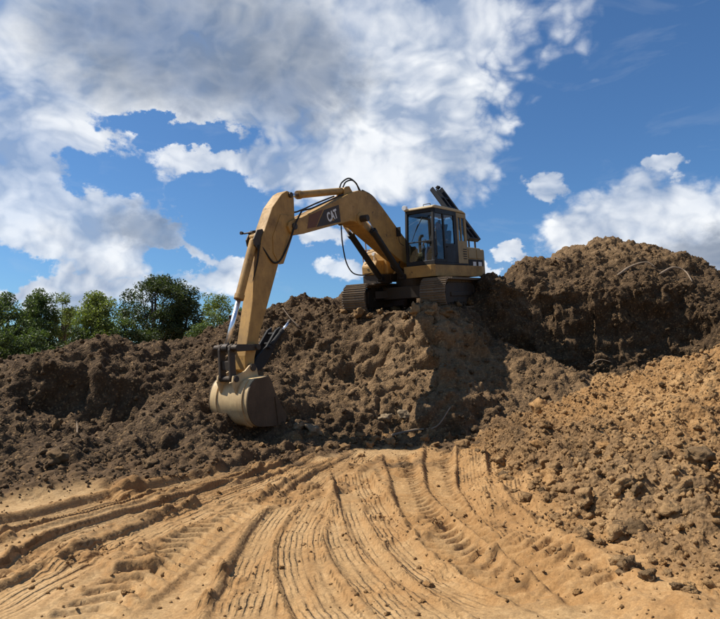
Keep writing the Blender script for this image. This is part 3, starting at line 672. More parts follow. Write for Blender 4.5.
b.box((XB, Ya, 1.95), (XB + 0.07, Yb, 2.02))
cab = b.build('cab', M_BLK, EX, 0.012)
b = MB(); b.prism([(XB - 0.02, Z1 - 0.05), (XB, Z1 + 0.01), (XB + 0.25, Z1 + 0.075), (zx(Z1) - 0.12, Z1 + 0.085), (zx(Z1) + 0.03, Z1 + 0.05), (zx(Z1) + 0.05, Z1 - 0.005), (XB + 0.1, Z1 - 0.005)], Ya - 0.01, Yb + 0.01)
b.build('roof', M_ROOF, cab, 0.035)
b = MB(); b.box((0.25, 0.6, Z1 + 0.08), (0.75, 1.05, Z1 + 0.115)).build('roof_hatch', M_BLK, cab, 0.015)
# rear quarter of the cab: pressed steel with a narrow window
b = MB(); b.box((XB, Yb - 0.045, Z0 + 0.05), (X0 - 0.09, Yb + 0.006, 2.02)); b.box((XB, Yb - 0.045, 2.70), (X0 - 0.09, Yb + 0.006, Z1 - 0.03))
b.box((XB, Yb - 0.045, 2.02), (XB + 0.13, Yb + 0.006, 2.70)); b.box((X0 - 0.20, Yb - 0.045, 2.02), (X0 - 0.09, Yb + 0.006, 2.70)); b.box((-0.62, Yb - 0.045, 2.02), (-0.57, Yb + 0.006, 2.70))
b.build('rear_side_panel', M_YEL2, cab, 0.012)
b = MB()
for k in range(5): b.box((XB + 0.1, Yb + 0.006, 1.48 + 0.07 * k), (XB + 0.33, Yb + 0.018, 1.505 + 0.07 * k))
b.build('vent_louvre', M_TRIM, cab, 0.003)
b = MB(); b.box((XB, Ya, Z0 + 0.05), (XB + 0.04, Yb - 0.05, 1.95)).build('rear_wall', M_BLK, cab)
b = MB(); b.box((X0 - 0.09, Ya + 0.0, Z0 + 0.05), (XB + 0.08, Ya + 0.04, 1.95)).build('right_lower_panel', M_BLK, cab)
# panes
def pane(name, pts):
    nrm_ = (Vector(pts[1]) - Vector(pts[0])).cross(Vector(pts[2]) - Vector(pts[0])).normalized() * 0.005
    bb = MB(); n = len(pts); bb.add([Vector(p) for p in pts] + [Vector(p) + nrm_ for p in pts], [tuple(range(n))[::-1], tuple(range(n, 2 * n))] + [(i, (i + 1) % n, n + (i + 1) % n, n + i) for i in range(n)])
    return bb.build(name, M_GLASS, cab)
ym0, ym1 = Ya + 0.075, Yb - 0.075
pane('windscreen', [(X1 - 0.04, ym0, 1.97), (X1 - 0.04, ym1, 1.97), (zx(Z1) - 0.045, ym1, Z1 - 0.1), (zx(Z1) - 0.045, ym0, Z1 - 0.1)])
pane('lower_windscreen', [(X1 - 0.035, ym0, 1.42), (X1 - 0.035, ym1, 1.42), (X1 - 0.035, ym1, 1.94), (X1 - 0.035, ym0, 1.94)])
MB().box((X1 - 0.05, ym0, 1.935), (X1 - 0.015, ym1, 1.97)).build('windscreen_divider', M_BLK, cab, 0.004)
pane('right_window', [(X0, Ya + 0.03, 1.45), (X1 - 0.09, Ya + 0.03, 1.45), (X1 - 0.16, Ya + 0.03, Z1 - 0.14), (X0, Ya + 0.03, Z1 - 0.14)])
pane('right_rear_window', [(XB + 0.08, Ya + 0.03, 1.95), (X0 - 0.09, Ya + 0.03, 1.95), (X0 - 0.09, Ya + 0.03, Z1 - 0.06), (XB + 0.08, Ya + 0.03, Z1 - 0.06)])
pane('rear_window', [(XB + 0.03, Ya + 0.07, 2.02), (XB + 0.03, Yb - 0.07, 2.02), (XB + 0.03, Yb - 0.07, Z1 - 0.09), (XB + 0.03, Ya + 0.07, Z1 - 0.09)])
pane('quarter_window', [(XB + 0.13, Yb - 0.02, 2.02), (-0.62, Yb - 0.02, 2.02), (-0.62, Yb - 0.02, 2.70), (XB + 0.13, Yb - 0.02, 2.70)])
pane('quarter_window', [(-0.57, Yb - 0.02, 2.02), (X0 - 0.20, Yb - 0.02, 2.02), (X0 - 0.20, Yb - 0.02, 2.70), (-0.57, Yb - 0.02, 2.70)])
# door: lower half steel, upper half glass
b = MB(); b.box((X0 + 0.005, Yb - 0.05, Z0 + 0.06), (X1 - 0.09, Yb - 0.002, 1.36)); b.box((X0 + 0.005, Yb - 0.05, 1.36), (X0 + 0.09, Yb - 0.002, Z1 - 0.14))
b.box((0.48, Yb - 0.05, 1.36), (0.56, Yb - 0.002, Z1 - 0.14)); b.box((X0 + 0.09, Yb - 0.05, 1.36), (0.48, Yb - 0.002, 1.90)); b.box((X1 - 0.17, Yb - 0.05, 1.36), (X1 - 0.09, Yb - 0.002, 2.0)); b.box((0.56, Yb - 0.05, 1.36), (X1 - 0.17, Yb - 0.002, 1.45))
dr = b.build('cab_door', M_BLK, EX, 0.008)
def dpane(pts):
    o = pane('pane', pts); o.parent = dr
dpane([(0.09 + X0, Yb - 0.025, 1.90), (0.48, Yb - 0.025, 1.90), (0.48, Yb - 0.025, Z1 - 0.14), (0.09 + X0, Yb - 0.025, Z1 - 0.14)])
dpane([(0.56, Yb - 0.025, 1.45), (X1 - 0.17, Yb - 0.025, 1.45), (X1 - 0.19, Yb - 0.025, Z1 - 0.14), (0.56, Yb - 0.025, Z1 - 0.14)])
MB().tube([(0.36, Yb + 0.03, 1.80), (0.46, Yb + 0.03, 1.80)], 0.014, 8).tube([(0.38, Yb - 0.01, 1.80), (0.38, Yb + 0.035, 1.80)], 0.01, 8).tube([(0.44, Yb - 0.01, 1.80), (0.44, Yb + 0.035, 1.80)], 0.01, 8).build('handle', M_TRIM, dr)
MB().tube([(1.13, Yb + 0.005, 1.5), (1.15, Yb + 0.06, 1.55), (1.15, Yb + 0.06, 2.25), (1.12, Yb + 0.005, 2.3)], 0.014, 8).build('grab_rail', M_BLK, cab, smooth=True)
# inside
b = MB(); b.box((-0.22, 0.60, 1.50), (0.30, 1.08, 1.68)); b.box((-0.14, 0.66, 1.36), (0.22, 1.02, 1.50))
b.prism([(-0.24, 1.66), (-0.10, 1.66), (-0.26, 2.34), (-0.38, 2.32)], 0.61, 1.07); b.prism([(-0.30, 2.34), (-0.27, 2.34), (-0.32, 2.54), (-0.40, 2.53)], 0.72, 0.96)
b.build('seat', M_SEAT, cab, 0.04)
for y in (0.50, 1.13):
    MB().box((-0.15, y - 0.07, 1.36), (0.36, y + 0.07, 1.86)).build('console', M_TRIM, cab, 0.03)
    MB().tube(spline([(0.30, y, 1.84), (0.33, y, 1.95), (0.36, y, 2.06)], 4), [0.016] * 5 + [0.02] * 3 + [0.018], 8).build('joystick', M_TRIM, cab)
for y in (0.74, 0.90): MB().tube([(0.82, y, 1.36), (0.86, y, 1.70), (0.83, y, 1.92)], 0.013, 8).box((0.76, y - 0.05, 1.37), (0.96, y + 0.05, 1.40)).build('travel_lever', M_TRIM, cab)
MB().box((0.98, 0.47, 1.62), (1.06, 0.60, 1.86)).tube([(1.02, 0.5, 1.36), (1.02, 0.52, 1.64)], 0.02, 8).build('gauge_panel', M_TRIM, cab, 0.01)
MB().tube([(X1 - 0.0, 0.60, 1.98), (X1 - 0.02, 0.82, 2.45)], 0.009, 6).tube([(X1 - 0.025, 0.72, 2.25), (X1 - 0.045, 0.95, 2.62)], 0.012, 6).build('wiper', M_TRIM, cab)
b = MB(); b.tube([(1.10, 0.41, 2.95), (1.19, 0.41, 2.95)], [0.075, 0.07], 18).box((1.06, 0.385, 2.87), (1.10, 0.435, 2.95)); b.build('work_light', M_LAMP, EX, 0.006)
MB().tube([(1.0, 0.93, 2.94), (1.0, 0.93, 2.99), (1.0, 1.15, 2.99), (1.0, 1.15, 2.94)], 0.012, 6).build('roof_bracket', M_BLK, cab)
for yy in (0.34,): 
    MB().tube(spline([(1.22, yy, 1.9), (1.36, yy - 0.04, 2.0), (1.38, yy - 0.05, 2.2)], 5), 0.011, 6).box((1.355, yy - 0.14, 2.16), (1.38, yy + 0.02, 2.42)).build('mirror', M_TRIM, EX, 0.005)

# --- engine housing, hood, counterweight
b = MB(); b.prism([(-2.12, 1.16), (-1.0, 1.16), (-1.0, 1.86), (-1.95, 1.86), (-2.12, 1.78)], -1.21, 1.235)
eh = b.build('engine_housing', M_YEL2, EX, 0.03)
for x0, x1 in ((-1.60, -1.06), (-2.10, -1.66)):
    MB().box((x0, 1.225, 1.52), (x1, 1.262, 1.80)).build('service_door', M_YEL2, eh, 0.012)
    MB().box((x0 - 0.01, 1.228, 1.18), (x1 + 0.01, 1.25, 1.49)).build('grille', M_TRIM, eh, 0.006)
for x0, x1 in ((-1.56, -1.34), (-1.98, -1.74)): MB().box((x0, 1.245, 1.24), (x1, 1.262, 1.42)).build('pale_plate', M_WHITE, eh, 0.004)  # plain pale plates, one on each grille
b = MB()
arc = [(-1.98 - 0.72 * math.cos(a) , 1.24 * math.sin(a)) for a in np.linspace(-math.pi / 2, math.pi / 2, 17)]
b.prismz([(-1.9, -1.24)] + arc + [(-1.9, 1.24)], 1.0, 1.80)
# clear of the housing: sits behind it
cwt = MB(); cwt.prismz([(-2.14, -1.22)] + [(-2.14 - 0.56 * math.cos(a) ** 0.6 if abs(math.cos(a)) > 1e-6 else -2.14, 1.22 * math.sin(a)) for a in np.linspace(-math.pi / 2, math.pi / 2, 17)][1:-1] + [(-2.14, 1.22)], 1.0, 1.84)
cwt.build('counterweight', M_YEL2, EX, 0.05)
# raised hood panel, hinged on the left edge of the housing and leaning over it
hd = Vector((0, -1.22, 1.83)).normalized(); hn = Vector((0, hd.z, -hd.y)) * -1
def hpt(x, s, t): return Vector((x, 1.14, 2.06)) + hd * s - hn * t
b = MB(); L = 2.22
def hbox(mb, x0, x1, s0, s1, t0, t1):
    mb.add([hpt(x, s, t) for t in (t0, t1) for x, s in ((x0, s0), (x1, s0), (x1, s1), (x0, s1))], [(3, 2, 1, 0), (4, 5, 6, 7), (0, 1, 5, 4), (1, 2, 6, 5), (2, 3, 7, 6), (3, 0, 4, 7)])
hbox(b, -2.04, -1.26, 0.0, L - 0.12, 0, 0.025); hbox(b, -2.04, -1.80, L - 0.12, L, 0, 0.025); hbox(b, -1.70, -1.54, L - 0.12, L - 0.02, 0, 0.025); hbox(b, -2.04, -2.01, 0, L, 0.025, 0.15); hbox(b, -1.29, -1.26, 0, L - 0.1, 0.025, 0.15); hbox(b, -2.01, -1.29, 0, 0.03, 0.025, 0.15); hbox(b, -1.67, -1.63, 0.03, L - 0.13, 0.025, 0.13)
hood = b.build('engine_hood', M_HOOD, EX, 0.01)
for s_ in (0.45, 0.9, 1.30, 1.72):
    bb = MB(); hbox(bb, -2.0, -1.30, s_, s_ + 0.05, 0.025, 0.11); bb.build('rib', M_HOOD, hood, 0.006)
for x_ in (-1.93, -1.84):
    bb = MB(); hbox(bb, x_ - 0.04, x_ + 0.04, L - 0.01, L + 0.06, 0.03, 0.13); bb.build('latch', M_BLK, hood, 0.006)
MB().tube([(-1.92, 1.10, 1.84), (-1.92, 1.10, 2.10)], 0.03, 10).build('hinge', M_STEEL, hood); MB().tube([(-1.42, 1.12, 1.85), (-1.42, 1.12, 2.10)], 0.03, 10).build('hinge', M_STEEL, hood)
MB().tube([(-1.5, -0.4, 1.84), tuple(hpt(-1.45, 1.2, 0.0))], 0.014, 8).build('hood_stay', M_STEEL, hood)
MB().tube(spline([(-1.35, -0.55, 1.84), (-1.35, -0.55, 2.25), (-1.42, -0.55, 2.40), (-1.55, -0.55, 2.44)], 5), 0.05, 14).build('exhaust_stack', M_STEEL, EX, smooth=True)
# --- right-hand boxes
b = MB(); b.prism([(0.20, 1.165), (1.42, 1.165), (1.42, 1.42), (1.30, 1.58), (0.20, 1.62)], -1.0, -0.52); tb = b.build('tool_box', M_YEL, EX, 0.03)
MB().box((1.415, -0.93, 1.22), (1.435, -0.60, 1.40)).build('lid', M_YEL, tb, 0.012); MB().tube([(1.44, -0.80, 1.33), (1.44, -0.73, 1.33)], 0.012, 8).build('handle', M_BLK, tb)
b = MB(); b.prism([(-0.95, 1.165), (0.95, 1.165), (0.95, 1.80), (0.72, 1.98), (-0.95, 2.0)], -1.20, -0.40); ft = b.build('fuel_tank', M_YEL, EX, 0.04)
# sits behind the tool box
MB().tube([(0.2, -0.85, 2.0), (0.2, -0.85, 2.06)], 0.07, 16).build('filler_cap', M_BLK, ft, 0.008)
MB().tube(spline([(0.9, -1.15, 1.85), (0.9, -1.15, 2.35), (0.75, -1.15, 2.45), (-0.6, -1.15, 2.45), (-0.7, -1.15, 2.35), (-0.7, -1.15, 2.0)], 5), 0.016, 8).build('handrail', M_YEL, EX, smooth=True)
MB().tube(spline([(1.38, -0.95, 1.55), (1.38, -0.95, 1.82), (1.28, -0.95, 1.90), (1.0, -0.95, 1.92)], 5), 0.014, 8).build('handrail', M_YEL, EX, smooth=True)
MB().tube([(1.30, -0.62, 1.58), (1.30, -0.62, 1.72)], 0.015, 8).tube([(1.26, -0.62, 1.76), (1.35, -0.62, 1.76)], [0.055, 0.05], 16).build('work_light', M_LAMP, EX, 0.004)

# --- boom
BW = 0.22
prof = [(0.08, 1.34), (0.16, 1.62), (0.40, 1.82), (1.22, 2.36), (2.05, 2.96), (2.40, 3.17), (2.74, 3.27), (3.10, 3.26), (3.46, 3.16), (4.45, 2.76), (5.46, 2.38),
        (5.46, 2.00), (4.6, 2.20), (3.58, 2.43), (3.35, 2.43), (3.11, 2.35), (2.5, 2.07), (1.52, 1.62), (0.6, 1.26), (0.3, 1.22)]
boom = MB().prism(prof, -BW, BW).build('boom', M_YEL, EX, 0.018)
for s_ in (1, -1):
    b = MB(); b.prism([(5.40, 2.39), (5.74, 2.31), (5.90, 2.24), (5.95, 2.14), (5.89, 2.02), (5.76, 1.96), (5.40, 2.01)], s_ * 0.165, s_ * (BW + 0.004)); b.build('fork_plate', M_YEL, boom, 0.01)
MB().pin(5.76, 2.15, -0.27, 0.27, 0.075).build('pin', M_STEEL, boom, 0.008)
MB().pin(0.30, 1.48, -0.34, 0.34, 0.10).build('pin', M_STEEL, boom, 0.008)
MB().pin(3.12, 2.52, -0.46, 0.46, 0.085).build('pin', M_STEEL, boom, 0.008)
MB().prism([(2.96, 2.62), (3.12, 2.70), (3.26, 2.62), (3.30, 2.46), (3.2, 2.36), (3.0, 2.36), (2.92, 2.5)], -BW - 0.03, BW + 0.03).build('cylinder_boss', M_YEL, boom, 0.012)
for s_ in (1, -1): MB().prism([(3.25, 3.22), (3.62, 3.08), (3.60, 3.22), (3.50, 3.33), (3.38, 3.35)], s_ * 0.09, s_ * 0.13).build('cylinder_lug', M_YEL, boom, 0.008)
for s_ in (1, -1): MB().prism([(-0.1, 1.165), (0.85, 1.165), (0.62, 1.35), (0.42, 1.60), (0.20, 1.60)], s_ * 0.245, s_ * 0.31).build('boom_bracket', M_YEL, EX, 0.012)
# maker's mark: black wedge with white letters, red tail
dv = Vector((4.45 - 5.4, 0, 2.79 - 2.45)).normalized()
b = MB(); yy = BW + 0.004
def dec(pts): return [(x, z) for x, z in pts]
MB().prism([(3.98, 2.385), (4.02, 2.80), (4.62, 2.62), (4.95, 2.19), (4.6, 2.26)], BW - 0.002, yy).build('decal', M_DECAL, boom)
MB().prism([(4.66, 2.63), (5.2, 2.44), (5.3, 2.13), (4.98, 2.19)], BW - 0.002, yy - 0.001).build('decal', M_RED, boom)
cu = bpy.data.curves.new('lettering', 'FONT'); cu.body = 'CAT'; cu.size = 0.27; cu.extrude = 0.003; cu.align_x = 'CENTER'; cu.align_y = 'CENTER'; cu.offset = 0.009
to = bpy.data.objects.new('lettering_tmp', cu); C.objects.link(to)
dg = bpy.context.evaluated_depsgraph_get(); tm = bpy.data.meshes.new_from_object(to.evaluated_get(dg)); bpy.data.objects.remove(to); bpy.data.curves.remove(cu)
tm.name = 'lettering'; tm.materials.clear(); tm.materials.append(M_WHITE)
lt = obj('lettering', tm, boom); ang = math.atan2(-0.37, 1.0)
# letters read from the machine's left: text right = -X
ex_ = Vector((-math.cos(ang), 0, -math.sin(ang))); ez_ = Vector((0, 1, 0)); ey_ = ez_.cross(ex_)
lm = Matrix((ex_, ey_, ez_)).transposed().to_4x4(); lm.translation = Vector((4.32, yy + 0.003, 2.50)); lt.matrix_local = lm @ Matrix.Diagonal((0.8, 1.12, 1, 1))
b = MB(); b.prism([(4.25, 2.39), (4.36, 2.39), (4.305, 2.45)], yy, yy + 0.007).build('decal_triangle', M_YEL, boom)

def cyl(name, a, b_, r, rr, frac, mat=M_YEL, parent=EX, yo=0.0):
    """hydraulic cylinder: barrel with end cap and gland, chrome rod and eye"""
    a = Vector(a); e = Vector(b_); d_ = (e - a); g = a + d_ * frac; u = d_.normalized()
    m_ = MB(); m_.tube([a + u * 0.06, a + u * 0.10, g - u * 0.02, g], [r * 0.8, r, r, r], 20); m_.tube([g - u * 0.09, g + u * 0.02], r * 1.18, 20)
    m_.pin(a.x, a.z, a.y - r * 0.9, a.y + r * 0.9, r * 0.95)
    o = m_.build(name, mat, parent, 0.006)
    MB().tube([g, e - u * 0.03], rr, 18).build('rod', M_CHR, o, smooth=True)
    MB().pin(e.x, e.z, e.y - r * 0.8, e.y + r * 0.8, r * 0.9).build('rod_eye', M_STEEL, o, 0.006)
    return o
for s_ in (1, -1): cyl('boom_cylinder', (1.42, s_ * 0.36, 1.02), (3.12, s_ * 0.36, 2.52), 0.085, 0.05, 0.80, M_BLK)
cyl('stick_cylinder', (3.47, 0, 3.24), (5.74, 0, 2.86), 0.085, 0.05, 0.80)

# --- stick
SWD = 0.145
sp_ = [(5.66, 2.92), (5.60, 2.80), (5.63, 2.2), (5.70, 2.02), (5.90, 1.70), (6.22, 1.40), (6.99, -0.16), (7.18, -0.62), (7.22, -0.86), (7.33, -0.92), (7.46, -0.84), (7.44, -0.55), (7.37, -0.30), (6.90, 1.30), (6.71, 1.88), (6.33, 2.54), (6.00, 2.86), (5.82, 2.95)]
stick = MB().prism(sp_, -SWD, SWD).build('stick', M_YEL, EX, 0.016)
b = MB()
for s_ in (1, -1): b.prism([(5.70, 2.40), (5.66, 2.1), (5.92, 1.66), (6.12, 1.32), (6.26, 1.30), (6.42, 1.55), (6.40, 1.9), (6.1, 2.4)], s_ * SWD, s_ * (SWD + 0.018))
b.build('gusset_plate', M_YEL, stick, 0.006)
MB().pin(5.74, 2.86, -0.20, 0.20, 0.06).build('pin', M_STEEL, stick, 0.006); MB().pin(7.34, -0.80, -0.26, 0.26, 0.075).build('pin', M_STEEL, stick, 0.006)
MB().pin(7.20, -0.40, -0.30, 0.30, 0.06).build('pin', M_STEEL, stick, 0.006)
b = MB()
for s_ in (1, -1): b.prism([(6.60, 1.92), (6.66, 2.05), (6.82, 2.02), (6.95, 1.82), (6.93, 1.70), (6.78, 1.55)], s_ * 0.085, s_ * 0.12)
b.build('cylinder_lug', M_STEEL, stick, 0.006)
MB().tube([(6.86, -0.24, 1.98), (6.86, 0.02, 1.98)], 0.018, 8).tube([(6.88, -0.25, 1.99), (6.94, -0.25, 1.99)], [0.03, 0.038], 12).build('hose_clamp', M_STEEL, stick, 0.004)
bc = cyl('bucket_cylinder', (6.80, 0, 1.88), (7.80, 0, -0.36), 0.088, 0.052, 0.57)
for s_ in (1, -1):
    MB().prism([(7.14, -0.35), (7.17, -0.47), (7.78, -0.44), (7.86, -0.37), (7.80, -0.29)], s_ * 0.20, s_ * 0.25).build('idler_link', M_STEEL, EX, 0.012)
b = MB()
for s_ in (1, -1): b.prism([(7.73, -0.33), (7.78, -0.28), (7.85, -0.31), (7.88, -0.4), (7.90, -0.95), (7.85, -1.03), (7.77, -1.0), (7.74, -0.93)], s_ * 0.11, s_ * 0.17)
b.box((7.77, -0.11, -0.80), (7.85, 0.11, -0.62)); b.build('tipping_link', M_STEEL, EX, 0.012)
MB().pin(7.80, -0.36, -0.32, 0.32, 0.055).build('link_pin', M_STEEL, EX, 0.006); MB().pin(7.82, -0.97, -0.26, 0.26, 0.062).build('link_pin', M_STEEL, EX, 0.006)

# --- bucket
BH = 0.51
out_ = [(7.22, -0.98), (7.40, -0.99), (7.60, -1.00), (7.74, -1.10), (7.83, -1.26), (7.87, -1.45), (7.84, -1.65), (7.76, -1.82), (7.62, -1.92), (7.35, -1.975), (6.92, -2.03)]
out_ = [(v.x, v.y) for v in spline([Vector((x, z, 0)) for x, z in out_], 3)]
inn = []
for i, (x, z) in enumerate(out_):
    a_ = Vector(out_[max(0, i - 1)]); c_ = Vector(out_[min(len(out_) - 1, i + 1)]); t_ = (c_ - a_).normalized(); nrm2 = Vector((t_.y, -t_.x)); inn.append((x + nrm2.x * 0.03, z + nrm2.y * 0.03))
bk = MB(); m_ = len(out_); vs = []
for y in (-BH, BH): vs += [(x, y, z) for x, z in out_] + [(x, y, z) for x, z in inn]
fs = []
for i in range(m_ - 1):
    fs += [(i, i + 1, 2 * m_ + i + 1, 2 * m_ + i)[::-1], (m_ + i, 2 * m_ + m_ + i, 2 * m_ + m_ + i + 1, m_ + i + 1)[::-1], (i, m_ + i, m_ + i + 1, i + 1)[::-1], (2 * m_ + i, 2 * m_ + i + 1, 3 * m_ + i + 1, 3 * m_ + i)[::-1]]
fs += [(0, 2 * m_, 3 * m_, m_)[::-1], (m_ - 1, 2 * m_ - 1, 4 * m_ - 1, 3 * m_ - 1)[::-1]]
bk.add(vs, fs); bucket = bk.build('bucket', M_BKT, EX, smooth=True); bucket.data.set_sharp_from_angle(angle=R(35))
for s_ in (1, -1):
    MB().prism(out_[:-2] + [(6.95, -2.025), (6.86, -1.90), (7.02, -1.45), (7.16, -1.06)], s_ * (BH + 0.001), s_ * (BH + 0.03)).build('side_plate', M_BKT_SHADE, bucket, 0.006)
    MB().prism([(7.10, -1.42), (7.02, -1.44), (6.80, -1.86), (6.86, -2.03), (7.06, -2.0)], s_ * (BH + 0.03), s_ * (BH + 0.055)).build('side_cutter', M_BKT_SHADE, bucket, 0.006)
for s_ in (1, -1): MB().prism([(7.20, -0.99), (7.22, -0.84), (7.28, -0.73), (7.38, -0.72), (7.55, -0.84), (7.76, -0.90), (7.88, -0.90), (7.91, -1.02), (7.84, -1.26), (7.70, -1.12), (7.55, -1.03)], s_ * 0.19, s_ * 0.235).build('ear', M_BKT, bucket, 0.01)
MB().prism([(6.98, -2.035), (6.80, -2.055), (6.80, -2.02), (6.98, -1.985)], -BH, BH).build('cutting_edge', M_STEEL, bucket, 0.004)
for k in range(5):
    y = -0.44 + 0.22 * k
    MB().add([(6.95, y - 0.05, -1.97), (6.95, y + 0.05, -1.97), (6.95, y + 0.05, -2.08), (6.95, y - 0.05, -2.08), (6.66, y - 0.03, -2.08), (6.66, y + 0.03, -2.08), (6.66, y + 0.03, -2.10), (6.66, y - 0.03, -2.10)],
             [(0, 3, 2, 1), (4, 5, 6, 7), (0, 1, 5, 4), (1, 2, 6, 5), (2, 3, 7, 6), (3, 0, 4, 7)]).build('tooth', M_STEEL, bucket, 0.006)
ws = out_[7:-6]; wo = []
for i, (x, z) in enumerate(ws):
    a_ = Vector(ws[max(0, i - 1)]); c_ = Vector(ws[min(len(ws) - 1, i + 1)]); t_ = (c_ - a_).normalized(); wo.append((x - t_.y * 0.028, z + t_.x * 0.028))
for y0 in (-0.36, 0.36):
    w_ = MB().prism(ws + wo[::-1], y0 - 0.05, y0 + 0.05).build('wear_strip', M_BKT, bucket, smooth=True); w_.data.set_sharp_from_angle(angle=R(35))
# --- thumb folded under the stick
b = MB()
for y0 in (-0.12, 0.12): b.prism([(7.20, -0.74), (7.10, -0.62), (6.80, -0.42), (6.48, -0.10), (6.34, -0.04), (6.38, -0.22), (6.60, -0.52), (6.92, -0.84), (7.12, -0.90)], y0 - 0.025, y0 + 0.025)
for x, z in ((6.48, -0.18), (6.64, -0.38), (6.88, -0.62)): b.pin(x, z, -0.12, 0.12, 0.03, 12)
b.build('thumb', M_TRIM, EX, 0.006)
cyl('thumb_cylinder', (6.78, 0.20, -0.44), (6.10, 0.20, 0.06), 0.045, 0.028, 0.62, M_TRIM)
# --- hoses
def hose(pts, r=0.02, mat=M_TRIM, n=7): return MB().tube(spline(pts, n), r, 8).build('hydraulic_hose', mat, EX, smooth=True)
hose([(2.9, 0.10, 3.30), (3.05, 0.12, 3.46), (3.25, 0.12, 3.52), (3.5, 0.11, 3.44), (3.62, 0.10, 3.30)])
hose([(2.75, 0.04, 3.30), (2.98, 0.05, 3.50), (3.25, 0.04, 3.58), (3.55, 0.03, 3.44), (3.66, 0.03, 3.30)])
hose([(3.7, -0.14, 3.10), (4.4, -0.16, 2.86), (5.0, -0.15, 2.64), (5.35, -0.12, 2.55), (5.62, -0.20, 2.62), (5.9, -0.2, 2.4), (6.2, -0.18, 2.1)])
hose([(3.7, 0.14, 3.10), (4.4, 0.16, 2.85), (5.0, 0.15, 2.63), (5.35, 0.17, 2.55), (5.55, 0.26, 2.45), (5.75, 0.26, 2.2), (5.95, 0.22, 1.8), (6.2, 0.17, 1.42), (6.45, 0.17, 1.34), (6.68, 0.14, 1.6), (6.80, 0.09, 1.80)])
hose([(0.7, 0.12, 2.06), (1.22, 0.13, 2.42), (2.05, 0.13, 3.02), (2.40, 0.13, 3.22), (2.8, 0.12, 3.31)], 0.024)
hose([(0.7, -0.02, 2.06), (1.22, -0.02, 2.42), (2.05, -0.02, 3.02), (2.40, -0.02, 3.22), (2.7, 0.0, 3.32)], 0.024)
hose([(2.35, -0.10, 2.98), (2.55, -0.30, 2.7), (2.72, -0.34, 2.3)], 0.018)
hose([(3.2, -0.34, 2.42), (3.06, -0.44, 2.0), (2.75, -0.58, 1.5), (2.3, -0.70, 1.22), (1.8, -0.72, 1.16), (1.43, -0.7, 1.20)], 0.018)
for y in (-0.12, 0.0, 0.13): hose([(0.9, y, 1.2), (1.2, y, 1.35), (1.1, y * 1.2, 1.55), (0.8, y, 1.6)], 0.022)
hose([(7.0, 0.05, 0.9), (6.9, 0.13, 1.35), (6.82, 0.13, 1.7)], 0.016)

